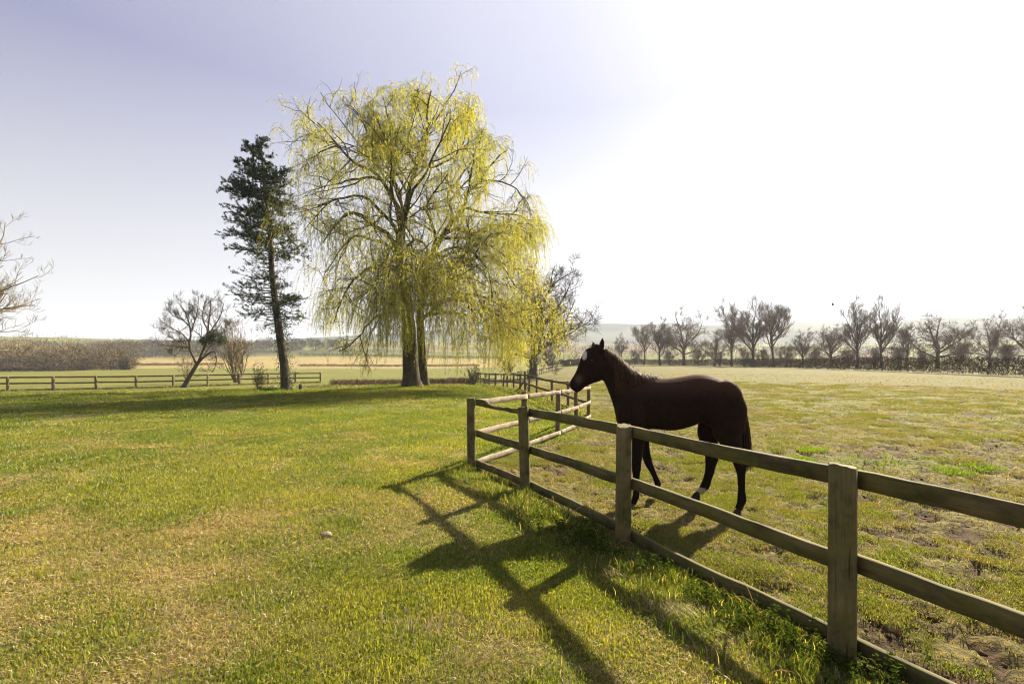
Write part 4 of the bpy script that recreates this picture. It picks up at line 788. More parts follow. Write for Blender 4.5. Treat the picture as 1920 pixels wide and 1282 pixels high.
# ivy on the lower stem
iv = Geo(); n = 2600; ti = rc.uniform(.2, 9.5, n); i = ti.astype(int); s0 = tp[i] + (tp[np.minimum(i + 1, 23)] - tp[i]) * (ti - i)[:, None]; az = rc.uniform(0, 6.28, n); off = np.abs(rc.normal(.1, .22, n)) * np.interp(ti, [0, 3, 6, 9.5], [.5, 1.2, 1.6, .8]) + .22; C = s0 + np.stack([np.cos(az) * off + .10, np.sin(az) * off, rc.normal(0, .1, n)], 1)
u = rc.uniform(0, 1, (n, 1)); V, F, c_ = leafquads(C, unit(rc.normal(size=(n, 3))), unit(rc.normal(size=(n, 3))), rc.uniform(.05, .1, n), rc.uniform(.04, .07, n), np.array([.02, .035, .014]) * (1 - u) + np.array([.06, .085, .025]) * u); iv.add(V - cb, F, c_); put('ivy', iv.mesh('ivy', M_NEEDLE), ctr_)

# --- leaning bare fruit tree with a dark ivy clump
LZ = 38.0
def lz(x, y, dz=0.0): return px(260 + x / 5.333, 520 + y / 5.333, LZ + dz)
rl = np.random.default_rng(21)
lb = lz(455, 1105); lb[2] = float(gz0(np.array([lb[0]]), np.array([lb[1]]))[0]) - .05
lp_ = [lb, lz(500, 1010), lz(560, 910), lz(595, 850), lz(640, 800)]
lims = [([(580, 870), (540, 780), (500, 690), (520, 600), (510, 480), (470, 360), (420, 280)], -.8, .10), ([(600, 850), (640, 740), (670, 660), (690, 560), (700, 440), (720, 320), (720, 230)], .6, .12), ([(615, 830), (700, 760), (760, 740), (780, 800), (770, 880), (730, 950)], -.6, .08), ([(510, 650), (430, 560), (350, 520), (260, 470), (200, 400)], .9, .06),
        ([(515, 560), (560, 440), (590, 320), (600, 190)], .2, .06), ([(690, 580), (760, 480), (820, 380), (850, 260)], -.7, .06), ([(520, 620), (400, 640), (320, 600), (230, 560)], -1.0, .05), ([(690, 520), (640, 420), (650, 300), (680, 210)], 1.2, .06), ([(505, 690), (440, 700), (380, 770), (300, 780)], .8, .04), ([(680, 620), (760, 600), (850, 540), (880, 440)], 1.0, .05), ([(500, 480), (430, 420), (340, 380), (290, 300)], -1.2, .05), ([(650, 780), (720, 690), (800, 640), (880, 600)], .5, .05)]
LP = np.array([resample(np.array([lz(x, y, dz * k / (len(q) - 1)) for k, (x, y) in enumerate(q)]), 9) for q, dz, _ in lims]); LR = np.array([np.linspace(r, r * .3, 9) for _, _, r in lims])
root, fp, fr = make_tree('fruit_tree', 'small bare leaning tree by the left fence with a dark evergreen clump', lb, lp_, .19, .13, LP, LR, rng=rl, mc=M_TWIGPALE and M_TWIG, crown_kw=dict(counts=(9, 7, 4), ratios=(.42, .58, .7), lmin=.3, ang=((35, 75),) * 3, trop=((0, 0, .12), (0, 0, .16), (0, 0, .2)), wander=(.2, .2, .15), rmin=.008, t0=.2))
def clump(center, rad, n, rng, c0, c1, size=(.06, .12), flat=.8):
    q = unit(rng.normal(size=(n, 3))) * rng.uniform(0.2, 1, (n, 1)) ** .45 * np.array([1, 1, flat]) * rad * (1 + .25 * rng.normal(size=(n, 1))); u = rng.uniform(0, 1, (n, 1))
    return leafquads(center + q, unit(rng.normal(size=(n, 3))), unit(rng.normal(size=(n, 3))), rng.uniform(*size, n), rng.uniform(size[0] * .6, size[1] * .6, n), np.array(c0) * (1 - u) + np.array(c1) * u)
g = Geo()
for (cx_, cy_, rr_, n) in [(690, 620, .55, 900), (780, 610, .6, 1000), (830, 640, .4, 500), (640, 640, .35, 350), (740, 560, .45, 500)]:
    V, F, c_ = clump(lz(cx_, cy_, rl.uniform(-.4, .4)), rr_, n, rl, (.03, .04, .018), (.075, .085, .03)); g.add(V - lb, F, c_)
put('ivy', g.mesh('ivy', M_NEEDLE), [c for c in root.children if c.name.startswith('crown')][0])

# --- bare trees: generic builder for the rest
def generic(rng, H, style='oak'):
    if style == 'oak':
        tr = np.cumsum(np.vstack([[0, 0, 0], np.column_stack([rng.normal(0, .03, 6) * H / 6, rng.normal(0, .03, 6) * H / 6, np.full(6, .36 * H / 6)])]), 0)
        LP, LR = limb_set(rng, None, 9, .56 * H, 28, 78, 9, .16, (0, 0, .05), .45, 1, tr, .017 * H); kw = dict(counts=(9, 6, 6), ratios=(.50, .55, .6), lmin=.07 * H, rmin=.0014 * H, wander=(.24, .22, .16), trop=((0, 0, .02), (0, 0, .03), (0, 0, .05), (0, 0, .06)))
        return tr, .027 * H, .016 * H, LP, LR, kw
    if style == 'ash':
        tr = np.cumsum(np.vstack([[0, 0, 0], np.column_stack([rng.normal(0, .035, 6) * H / 6, rng.normal(0, .035, 6) * H / 6, np.full(6, .5 * H / 6)])]), 0)
        LP, LR = limb_set(rng, None, 9, .46 * H, 15, 52, 9, .13, (0, 0, .09), .35, 1, tr, .014 * H); kw = dict(counts=(8, 6, 6), ratios=(.48, .55, .6), lmin=.07 * H, rmin=.0013 * H, wander=(.16, .17, .13), trop=((0, 0, .08), (0, 0, .1), (0, 0, .12), (0, 0, .12)), ang=((25, 50),) * 4)
        return tr, .021 * H, .012 * H, LP, LR, kw
    tr = np.cumsum(np.vstack([[0, 0, 0], np.column_stack([rng.normal(0, .03, 4) * H / 4, rng.normal(0, .03, 4) * H / 4, np.full(4, .18 * H / 4)])]), 0)   # bushy multi-limbed
    LP, LR = limb_set(rng, None, 12, .62 * H, 12, 55, 8, .17, (0, 0, .08), .1, 1, tr, .013 * H); kw = dict(counts=(7, 6, 4), ratios=(.45, .6, .75), lmin=.08 * H, rmin=.0020 * H, wander=(.2, .2, .16), trop=((0, 0, .07),) * 3)
    return tr, .022 * H, .014 * H, LP, LR, kw
def tree_meshes(seed, H, style):
    rng = np.random.default_rng(seed); tr, r0, r1, LP, LR, kw = generic(rng, H, style); _, V, F = trunk_tube(tr, r0, r1, 1.35, 9, 8, seed); V[:, 2] -= .05
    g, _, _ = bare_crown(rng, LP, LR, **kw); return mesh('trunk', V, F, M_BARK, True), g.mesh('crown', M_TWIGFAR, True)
def place_tree(name, label, mt, P, s, rz, group=None, cat='tree'):
    root = empty(name, P, label, cat, group); root.rotation_euler = (0, 0, rz); root.scale = (s, s, s) if not hasattr(s, '__len__') else [float(v) for v in s]
    put('trunk', mt[0], root); put('crown', mt[1], root); return root
def at(x, Z, dz=0.0):
    X = (x - CX) / FPX * Z; return (X, Z, float(gz0(np.array([X]), np.array([Z]))[0]) + dz)
def hpx(ytop, x, Z): return EYE - (ytop - HY) / FPX * Z - at(x, Z)[2]

# big bare oak behind the willow curtain
ro = np.random.default_rng(88); H = 15.5; tr = np.array([[0, 0, 0], [.05, 0, 1.5], [.1, 0, 3], [.2, 0, 4.6], [.25, 0, 6.2]]); ob = np.array(at(999, 60))
LP, LR = limb_set(ro, None, 24, 10.6, 12, 96, 10, .17, (0, 0, .05), .3, 1, tr, .24)
make_tree('oak_tree', 'wide bare oak half hidden behind the willow above the horse head', ob, tr + ob, .55, .36, LP + ob, LR, rng=ro, crown_kw=dict(counts=(8, 6, 5, 2), ratios=(.42, .54, .62, .8), lmin=.5, rmin=.012, wander=(.24, .24, .2, .15), trop=((0, 0, .0), (0, 0, .02), (0, 0, .05), (0, 0, .06))))
# bare tree whose branches reach in from the left edge
rt = np.random.default_rng(66); tb = np.array(at(-205, 29)); tr = np.array([[0, 0, 0], [.05, 0, 1.5], [0, .1, 3], [.1, 0, 4.2], [.1, 0, 5.8]])
LP, LR = limb_set(rt, None, 52, 7.5, 40, 86, 10, .12, (0, 0, .035), .30, 1, tr, .12)
make_tree('bare_tree', 'bare tree at the left edge, only its spreading branch tips in view', tb, tr + tb, .42, .2, LP + tb, LR, mc=M_TWIGPALE, rng=rt, crown_kw=dict(counts=(7, 6, 3), ratios=(.36, .45, .65), lmin=.35, rmin=.009, wander=(.12, .13, .1), trop=((0, 0, .05), (0, 0, .12), (0, 0, .2)), ang=((25, 60), (30, 60), (30, 60))))

oaks = [tree_meshes(s, 10.0, 'oak') for s in (501, 502, 503)]; ashes = [tree_meshes(s, 10.0, 'ash') for s in (511, 512, 514)]; bushes = [tree_meshes(s, 4.0, 'bush') for s in (521, 522)]
G = 'bare trees along the hedge beyond the paddock'
tl = [  # name, label, mesh, photo x, top row, distance, rotation
    ('oak_tree', 'bare round-topped oak with a single stout trunk above the horse back', oaks[0], 1283, 582, 150, .3), ('bare_tree', 'thin bare tree just left of the oak above the horse neck', ashes[0], 1238, 600, 150, 1.0), ('bare_tree', 'pair-stemmed slim bare tree right above the horse ears', ashes[1], 1208, 607, 175, 2.0),
    ('ash_tree', 'tall bare tree with a dark fork right of the round oak', ashes[2], 1372, 572, 132, .5), ('ash_tree', 'tallest bare tree of the middle group, ivy-dark straight trunk', ashes[0], 1412, 563, 118, 2.2), ('ash_tree', 'tall pale-topped bare tree closing the middle group on the right', ashes[1], 1450, 568, 122, 4.0),
    ('bare_tree', 'low crooked bare tree leaning left of the middle group', oaks[1], 1340, 620, 135, 1.2), ('bare_tree', 'low dark bare tree in the gap right of the middle group', ashes[2], 1505, 622, 112, 3.1), ('bare_tree', 'short crooked bare tree below the flying bird', oaks[2], 1560, 608, 105, .9),
    ('ash_tree', 'tall bare tree with a curved trunk, left of the right-hand pair', ashes[2], 1607, 568, 100, 1.7), ('ash_tree', 'tall straight bare tree, right of the right-hand pair', ashes[0], 1652, 562, 100, 5.2), ('bare_tree', 'small dim bare tree right of the tall straight pair', ashes[1], 1700, 610, 100, .4),
    ('oak_tree', 'broad dark spreading oak standing above the right part of the hedge', oaks[1], 1758, 586, 92, 2.6), ('oak_tree', 'dim lower oak between the spreading oak and the right edge', oaks[2], 1855, 598, 96, 4.4), ('oak_tree', 'oak crown cut by the right edge of the picture', oaks[0], 1925, 576, 84, 3.3), ('bare_tree', 'small bare tree at the far left end of the paddock hedge', ashes[0], 1165, 628, 185, 2.8)]
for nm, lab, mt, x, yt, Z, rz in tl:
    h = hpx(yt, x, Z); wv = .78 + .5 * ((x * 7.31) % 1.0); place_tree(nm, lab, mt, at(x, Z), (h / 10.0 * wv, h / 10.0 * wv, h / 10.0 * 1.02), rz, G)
bl = [(1310, 640, 140, 'leafless bush right of the round-topped oak foot'), (1395, 636, 122, 'leafless bush between the forked tree and the tallest middle tree'), (1475, 630, 115, 'leafless bush just right of the middle tree group'), (1530, 632, 108, 'leafless bush left of the short crooked tree below the bird'), (1590, 640, 101, 'leafless bush at the foot of the curved-trunk tree'),
      (1640, 634, 99, 'leafless bush at the foot of the straight tall tree'), (1685, 632, 97, 'leafless bush directly right of the tall right-hand pair'), (1730, 640, 93, 'leafless bush left of the broad spreading oak'), (1800, 622, 94, 'leafless bush right of the broad spreading oak'), (1890, 626, 88, 'leafless bush near the right edge behind the hedge'),
      (1255, 645, 150, 'leafless bush left of the round-topped oak foot'), (1190, 642, 170, 'faint leafless bush behind the hedge right of the horse ears'), (1430, 640, 120, 'low leafless bush under the tallest middle tree'), (1350, 645, 130, 'low leafless bush under the low crooked leaning tree'), (1130, 650, 170, 'faint leafless bush at the far left end of the tree line')]
for i, (x, yt, Z, lab) in enumerate(bl):
    place_tree('bare_bush', lab, bushes[i % 2], at(x, Z), hpx(yt + 6, x, Z) / 4.0, i * 1.3, 'leafless bushes behind the hedge', 'bush')

# upright pale bush and small bushes around the left fence
rb = np.random.default_rng(33)
def wispy(name, label, x, Z, ytop, n, spread, mat, L2=5, seed=0, group=None, rmin=.006, leafy=None):
    rng = np.random.default_rng(seed); b = np.array(at(x, Z)); h = hpx(ytop, x, Z); an = np.abs(rng.normal(0, spread, n)); az = rng.uniform(0, 6.28, n)
    D = np.stack([np.cos(az) * np.sin(an), np.sin(az) * np.sin(an), np.cos(an)], 1); P = grow(rng, np.stack([np.cos(az) * .06 * h, np.sin(az) * .06 * h, np.zeros(n)], 1), D, h * rng.uniform(.6, 1.05, n), 8, .09, (0, 0, .05)); Rd = taper(np.full(n, h * .009), np.full(n, h * .002), 8)
    root = empty(name, b, label, 'bush', group); V, F = tubes(P, Rd, 4); stm_ = put('stems', mesh('stems', V, F, mat, True), root)
    g = Geo(); Q, Rq = P, Rd
    for c_, rt_ in ((L2, .32), (5, .5)):
        S, D, rr, L, t, _ = spawn(rng, Q, Rq, c_, .2, 1, 20, 55); ln = L * rt_ * rng.uniform(.5, 1.2, len(S)); Q = grow(rng, S, D, ln, 4, .12, (0, 0, .08)); Rq = taper(np.full(len(S), max(rmin, h * .003)), np.full(len(S), rmin * .6), 4); V, F = ribbons(Q, Rq, rng); g.add(V, [F])
    put('twigs', g.mesh('twigs', mat, True), stm_)
    if leafy:
        S, D, *_ = spawn(rng, Q, Rq, leafy[0], .2, 1, 20, 90); k = len(S); u = rng.uniform(0, 1, (k, 1)); V, F, c_ = leafquads(S, D, unit(rng.normal(size=(k, 3))), rng.uniform(*leafy[1], k), rng.uniform(leafy[1][0] * .5, leafy[1][1] * .5, k), np.array(leafy[2]) * (1 - u) + np.array(leafy[3]) * u); put('leaves', mesh('leaves', V, F, M_WEED, False, c_), stm_)
    return root
wispy('bare_bush', 'pale upright leafless bush just left of the conifer behind the fence', 446, 54, 612, 26, .16, M_TWIGPALE, 8, 1, rmin=.012)
wispy('bare_bush', 'small pinkish bare bush behind the leaning trunk', 352, 58, 668, 16, .35, M_TWIGPALE, 5, 2, rmin=.012)
wispy('garden_shrub', 'rounded twiggy shrub with small leaves at the foot of the conifer', 487, 28.8, 690, 22, .42, M_TWIG, 6, 3, rmin=.005, leafy=(2, (.03, .06), (.04, .055, .02), (.09, .10, .03)))
wispy('bare_bush', 'low dark bush at the near end of the pale far fence', 888, 41, 690, 30, .6, M_TWIG, 5, 4, rmin=.01, leafy=(1, (.05, .09), (.03, .045, .02), (.06, .075, .03)))
wispy('bare_bush', 'olive green bush at the foot of the wide oak', 1000, 88, 664, 30, .5, M_TWIGPALE, 6, 5, rmin=.02, leafy=(2, (.1, .2), (.07, .09, .03), (.12, .13, .04)))
wispy('bare_bush', 'brown leafless bush beside the far end of the pale fence', 1030, 100, 662, 34, .55, M_TWIG, 6, 6, rmin=.02)
wispy('bare_bush', 'grey brown bush under the willow curtain left of the far fence', 955, 80, 668, 34, .5, M_TWIG, 6, 7, rmin=.02)

# --- brown bramble bank behind the willow trunks
def bank(name, label, pts, width, hgt, n, c0, c1, seed, wleaf=(.05, .12), mat=None, kind=None, gmul=1.0, wd_=(.02, .05), cat='hedge', grp=None):
    rng = np.random.default_rng(seed); p = np.array(pts, float); L = np.hypot(*np.diff(p, axis=0).T); i = rng.choice(len(L), n, p=L / L.sum()); t = rng.uniform(0, 1, n)[:, None]; q = p[i] * (1 - t) + p[i + 1] * t; d = (p[i + 1] - p[i]) / L[i][:, None]; nn = np.stack([-d[:, 1], d[:, 0]], 1)
    o = rng.uniform(-1, 1, n); q = q + nn * (o * width * .5)[:, None]; g0 = gz0(q[:, 0], q[:, 1]); s = (q * d).sum(1); hh = hgt * (.82 + .36 * fbm(q[:, 0] / 3.0, q[:, 1] / 3.0, 3, seed)) * (1 - .35 * np.abs(o) ** 3)
    z = g0 + .06 + np.maximum(hh - .25, .05) * rng.uniform(0, 1, n) ** .8; dr = unit(np.stack([rng.normal(0, .5, n), rng.normal(0, .5, n), np.abs(rng.normal(.6, .5, n))], 1)); u = rng.uniform(0, 1, (n, 1))
    C = np.stack([q[:, 0], q[:, 1], z], 1); V, F, c_ = leafquads(C - dr * .1, dr, unit(rng.normal(size=(n, 3))), rng.uniform(*wleaf, n), rng.uniform(*wd_, n), np.array(c0) * (1 - u) + np.array(c1) * u, .05)
    b = np.array([p[0][0], p[0][1], 0.0]); me = mesh(name, V - b, F, mat or M_SOIL, False, c_); o_ = put(name, me, None, loc=b)
    if kind: o_['kind'] = kind; o_['label'] = label; o_['category'] = cat
    else: tag(o_, label, cat, grp)
    return o_
bank('bramble_bank', 'low pinkish brown bramble bank behind the willow trunks', [(-15.5, 40), (-11, 41), (-6, 40), (-3.6, 42)], 1.6, .75, 9000, (.10, .065, .05), (.24, .17, .12), 71, (.15, .4), wd_=(.015, .035), cat='brambles')
bank('dry_verge', 'strip of dry pale grass between lawn and field left of the willows', [(-16.5, 36), (-11, 38.6), (-6, 38), (-3.9, 38)], 1.8, .22, 5000, (.20, .16, .08), (.36, .29, .16), 72, (.1, .3), wd_=(.015, .04), kind='stuff', cat='grass')
# hedges
bank('hedge', 'long brown clipped hedge along the far side of the paddock on the right', [(58, 30), (50, 46.5), (52.5, 78), (56, 113), (47, 140), (35, 163)], 2.6, 2.05, 50000, (.045, .032, .022), (.145, .10, .058), 73, (.25, .6), wd_=(.03, .08))
bank('hedge', 'dark hedge at the far end of the paddock behind the horse head', [(36, 166), (22, 150), (13, 128)], 2.6, 2.1, 9000, (.035, .035, .022), (.09, .075, .045), 74, (.3, .8), wd_=(.04, .10))
bank('hedge', 'low brown hedge at the far left edge of the green field', [at(-60, 108)[:2], at(82, 112)[:2]], 2.2, 1.35, 6000, (.06, .045, .035), (.15, .11, .085), 75, (.3, .7), wd_=(.04, .09))
bank('hedge', 'low brown hedge right of the gap in front of the left wood', [at(86, 112)[:2], at(168, 124)[:2]], 2.2, 1.45, 6000, (.05, .038, .03), (.14, .10, .08), 76, (.3, .7), wd_=(.04, .09))
bank('hedge', 'thin brown hedge crossing the tan field behind the leaning tree', [at(235, 190)[:2], at(420, 200)[:2]], 2.0, 1.2, 5000, (.07, .05, .04), (.16, .115, .09), 77, (.3, .8), wd_=(.05, .1))
bank('hedge', 'thin dark hedge line seen through the left willow curtain', [at(560, 185)[:2], at(900, 175)[:2]], 2.0, 1.1, 7000, (.06, .05, .035), (.14, .11, .08), 78, (.3, .8), wd_=(.05, .1))
bank('hedge', 'higher dark hedge line on the slope behind the left willow curtain', [at(560, 300)[:2], at(950, 290)[:2]], 2.4, 2.0, 6000, (.05, .045, .035), (.12, .10, .075), 79, (.5, 1.2), wd_=(.08, .16))

# --- woods: far-off masses of leafless crowns (twig strips in uneven crown shapes, with trunks)
def wood(name, label, spots, seed, ntw, c0, c1, w=(.05, .14), l=(.6, 1.6)):
    rng = np.random.default_rng(seed); g = Geo()
    for (x, Z, h) in spots:
        b = np.array(at(x, Z)); rw_ = h * rng.uniform(.34, .58); k = ntw; v = unit(rng.normal(size=(k, 3))); rr = rng.uniform(.25, 1, (k, 1)) ** .5; nz = 1 + .35 * (fbm(v[:, :1] * 3 + x, v[:, 1:2] * 3 + v[:, 2:] * 2, 3, seed) - .5) * 2
        C = b + np.array([0, 0, h * .50]) + v * rr * nz * np.array([rw_, rw_, h * .50]); D = unit(v * .8 + rng.normal(size=(k, 3)) * .5 + np.array([0, 0, .35])); u = rng.uniform(0, 1, (k, 1)); tone = rng.uniform(.75, 1.25) * np.array([1, rng.uniform(.95, 1.1), 1])
        V, F, c_ = leafquads(C, D, unit(rng.normal(size=(k, 3))), rng.uniform(*l, k), rng.uniform(*w, k), (np.array(c0) * (1 - u) + np.array(c1) * u) * tone, .02); g.add(V, F, c_)
        V, F = tubes(np.stack([b, b + [rng.normal(0, .2), 0, h * .35], b + [rng.normal(0, .5), 0, h * .8]])[None], np.array([[h * .012, h * .009, h * .003]]), 5); g.add(V, [F], np.array([.06, .05, .04]))
    o = put(name, g.mesh(name, M_SOIL), kind='stuff', label=label, category='wood'); return o
rwd = np.random.default_rng(9)
sp = []
for x in np.arange(-70, 250, 7): sp.append((x + rwd.uniform(-5, 5), rwd.uniform(124, 142), rwd.uniform(3.2, 8.0) * float(np.interp(x, [150, 250], [1, .6]))))
for x in np.arange(-70, 260, 11): sp.append((x + rwd.uniform(-4, 4), rwd.uniform(150, 190), rwd.uniform(7.0, 13.0) * float(np.interp(x, [150, 260], [1, .75]))))
wood('woodland', 'brown leafless wood behind the low hedges on the left', sp, 81, 800, (.075, .055, .035), (.21, .16, .095), (.06, .15), (.5, 1.3))
sp = []
for x in np.arange(180, 640, 10):
    for q in range(2): Z = rwd.uniform(262, 320) if x < 470 else rwd.uniform(345, 420); sp.append((x + rwd.uniform(-5, 5), Z, hpx(np.interp(x, [180, 300, 450, 640], [641, 634, 634, 638]) + rwd.uniform(-4, 10), x, Z)))
sp = [(x, Z, max(h, 5)) for x, Z, h in sp]
wood('woodland', 'hazy grey wood on the rise behind the tan field', sp, 82, 480, (.05, .042, .032), (.125, .10, .07), (.08, .22), (.8, 2.4))
sp = [(x + rwd.uniform(-6, 6), rwd.uniform(215, 300), rwd.uniform(7, 11)) for x in np.arange(1060, 2000, 14)]
wood('woodland', 'dim grey belt of far trees behind the tree line on the right', sp, 83, 260, (.06, .055, .045), (.13, .11, .085), (.06, .16), (.7, 2.0))

hz_m, nt, N, L = newmat('haze_air'); out = N.new('ShaderNodeOutputMaterial'); pv_ = N.new('ShaderNodeVolumePrincipled'); pv_.inputs['Color'].default_value = (.76, .86, 1.0, 1); pv_.inputs['Density'].default_value = 0.00026; pv_.inputs['Anisotropy'].default_value = .05
L.new(pv_.outputs['Volume'], out.inputs['Volume'])
hx, hzb, hzt = 6400.0, -14.0, 240.0; zmin = float(GV[:, 2].min()); print('ground z', zmin, GV[:, 2].max()); hzb = zmin - 1.0; hzt = float(GV[:, 2].max()) + 3
hv_ = np.array([(sx * hx, sy * hx, z) for z in (hzb, hzt) for sx, sy in ((-1, -1), (1, -1), (1, 1), (-1, 1))]); put('haze', mesh('haze', hv_, np.array([(3, 2, 1, 0), (4, 5, 6, 7), (0, 1, 5, 4), (1, 2, 6, 5), (2, 3, 7, 6), (3, 0, 4, 7)]), hz_m), kind='stuff')

# ------------------------------------------------------------------ the horse
HO = np.array([1.965, 5.43]); HU = np.array([-.9645, .2640]); HL = np.array([-.2640, -.9645])      # ground origin, forward, left side (towards the camera)
def hpt(pxx, pyy):
    k = (pxx - CX) / FPX; u = (HO[0] - HO[1] * k) / (-HU[0] + HU[1] * k); Y = HO[1] + HU[1] * u; return u, EYE - (pyy - HY) * Y / FPX
def z1(x, y): return hpt(1020 + x / 3.2043, 600 + y / 3.2043)
def zz(x, y): return hpt(1140 + x / 6.41, 780 + y / 6.41)
NS = 22
def loft(rings):
    V = np.vstack(rings); n = len(rings); j = np.arange(NS); j2 = (j + 1) % NS
    F = np.concatenate([np.stack([i * NS + j, i * NS + j2, (i + 1) * NS + j2, (i + 1) * NS + j], 1) for i in range(n - 1)])
    c0 = rings[0].mean(0); c1 = rings[-1].mean(0); V = np.vstack([V, c0, c1]); a = len(V) - 2
    T = np.concatenate([np.stack([np.full(NS, a), j2, j], 1), np.stack([np.full(NS, a + 1), (n - 1) * NS + j, (n - 1) * NS + j2], 1)])
    return V, [F, T]
TH = np.arange(NS) * 2 * np.pi / NS
def section(top, bot, hw, lat=0.0, wdir=(0, 1, 0), pw=1.0, low=1.0):
    """ring in local (forward, left, up)"""
    t = np.array([top[0], lat, top[1]]); b = np.array([bot[0], lat, bot[1]]); c = (t + b) / 2; h = (t - b) / 2; w = np.array(wdir, float)
    cs, sn = np.cos(TH), np.sin(TH); sw = np.sign(sn) * np.abs(sn) ** pw * np.where(cs < 0, low, 1.0)
    return c + cs[:, None] * h + sw[:, None] * hw * w
def interp_rings(rs, m=3):
    out = []; A = np.array(rs); n = len(A)
    q = np.concatenate([[2 * A[0] - A[1]], A, [2 * A[-1] - A[-2]]])
    for i in range(n - 1):
        a, b, c, d = q[i], q[i + 1], q[i + 2], q[i + 3]
        for t in np.arange(m) / m: out.append(0.5 * ((2 * b) + (c - a) * t + (2 * a - 5 * b + 4 * c - d) * t * t + (3 * b - a - 3 * c + d) * t ** 3))
    out.append(A[-1]); return out
hg = Geo()
tor = [(1184, 480, 540, .05), (1168, 440, 610, .13), (1140, 402, 650, .19), (1100, 372, 670, .23), (1055, 348, 670, .255), (1000, 331, 640, .255), (950, 325, 618, .245), (900, 327, 634, .240), (850, 335, 650, .252), (790, 344, 662, .258), (730, 350, 662, .252), (670, 350, 655, .238), (610, 350, 655, .225), (550, 365, 648, .205), (500, 395, 645, .19), (460, 430, 625, .155), (436, 490, 590, .08)]
V, F = loft(interp_rings([section(z1(x, a), z1(x, b), w, pw=.92, low=.95) for x, a, b, w in tor])); hg.add(V, F)
nk = [(690, 350, 480, 660, .15, 0), (620, 338, 440, 620, .145, 0), (560, 318, 425, 550, .13, 0), (505, 282, 408, 490, .11, .005), (455, 236, 388, 432, .094, .012), (405, 196, 368, 385, .082, .02), (360, 172, 352, 352, .078, .025)]
V, F = loft(interp_rings([section(z1(a, b), z1(c, d), w, lat) for a, b, c, d, w, lat in nk])); hg.add(V, F)
# head, turned a little towards the camera
hd = [(372, 178, 392, 322, .058, 0), (345, 163, 374, 345, .082, .02), (302, 155, 348, 362, .098, .03), (264, 170, 322, 372, .101, .045), (238, 202, 296, 380, .088, .06), (219, 252, 268, 392, .070, .08), (199, 308, 246, 404, .058, .10), (180, 342, 230, 420, .059, .118), (166, 366, 208, 428, .052, .13), (160, 388, 186, 420, .032, .137)]
wdv = unit(np.array([.30, 1.0, 0.0]))
V, F = loft(interp_rings([section(z1(a, b), z1(c, d), w, lat, wdv, .9) for a, b, c, d, w, lat in hd])); hg.add(V, F)
def blob(c, r, n=10):
    th = np.linspace(0, np.pi, n); ph = np.arange(14) * 2 * np.pi / 14; rings = []
    V = np.array([[math.sin(t) * math.cos(p), math.sin(t) * math.sin(p), math.cos(t)] for t in th for p in ph]) * np.array(r) + np.array(c)
    j = np.arange(14); j2 = (j + 1) % 14; F = np.concatenate([np.stack([i * 14 + j, (i + 1) * 14 + j, (i + 1) * 14 + j2, i * 14 + j2], 1) for i in range(n - 1)]); return V, [F]
def at1(x, y, lat): u, z = z1(x, y); return np.array([u, lat, z])
V, F = blob(at1(322, 325, .075), (.075, .045, .085)); hg.add(V, F)          # cheek
V, F = blob(at1(291, 232, .105), (.034, .026, .026)); hg.add(V, F)          # brow
V, F = blob(at1(178, 378, .165), (.026, .02, .030)); hg.add(V, F)           # nostril
V, F = blob(at1(207, 420, .13), (.038, .035, .022)); hg.add(V, F)           # lower lip
V, F = blob(at1(1090, 480, .13), (.165, .135, .23)); hg.add(V, F); V, F = blob(at1(1090, 480, -.13), (.165, .135, .23)); hg.add(V, F)   # quarters
V, F = blob(at1(545, 540, .12), (.16, .12, .24)); hg.add(V, F); V, F = blob(at1(545, 540, -.12), (.16, .12, .24)); hg.add(V, F)      # shoulders
V, F = blob(at1(475, 560, .075), (.07, .08, .13)); hg.add(V, F); V, F = blob(at1(475, 560, -.075), (.07, .08, .13)); hg.add(V, F)    # breast
def leg(pts):
    """pts: (u, z, lat, fore-aft radius, side radius)"""
    q = resample(np.array(pts, float), 40); T = np.gradient(q[:, :2], axis=0); T /= np.hypot(T[:, 0], T[:, 1])[:, None]; rings = []
    for (u, z, la, ra, rb_), (tu, tz) in zip(q, T):
        c = np.array([u, la, z]); f = np.array([-tz, 0, tu]); rings.append(c + np.cos(TH)[:, None] * ra * f + np.sin(TH)[:, None] * rb_ * np.array([0, 1, 0]))
    V, F = loft(rings); hg.add(V, F)
def lp(f, x, y, lat, ra, rb): u, z = f(x, y); return (u, z, lat, ra, rb)
leg([lp(z1, 545, 470, .10, .09, .07), lp(z1, 555, 560, .12, .13, .085), lp(z1, 562, 650, .135, .105, .075), lp(zz, 345, 330, .135, .078, .058), lp(zz, 345, 450, .132, .066, .050), lp(zz, 340, 545, .13, .058, .046), lp(zz, 341, 600, .13, .056, .044), lp(zz, 341, 660, .13, .044, .036), lp(zz, 341, 760, .13, .036, .030), lp(zz, 341, 860, .13, .035, .030), lp(zz, 338, 925, .13, .043, .036), lp(zz, 322, 965, .13, .036, .032), lp(zz, 300, 1015, .13, .038, .036)])   # near fore
leg([lp(z1, 560, 470, -.10, .09, .07), lp(z1, 575, 580, -.12, .12, .08), lp(z1, 590, 670, -.12, .095, .065), lp(zz, 430, 330, -.115, .068, .05), lp(zz, 452, 450, -.11, .056, .043), lp(zz, 478, 550, -.11, .052, .042), lp(zz, 500, 610, -.11, .046, .038), lp(zz, 540, 690, -.11, .037, .03), lp(zz, 580, 780, -.11, .036, .03), lp(zz, 602, 835, -.11, .042, .035), lp(zz, 600, 870, -.11, .034, .03), lp(zz, 590, 905, -.11, .036, .034)])   # far fore
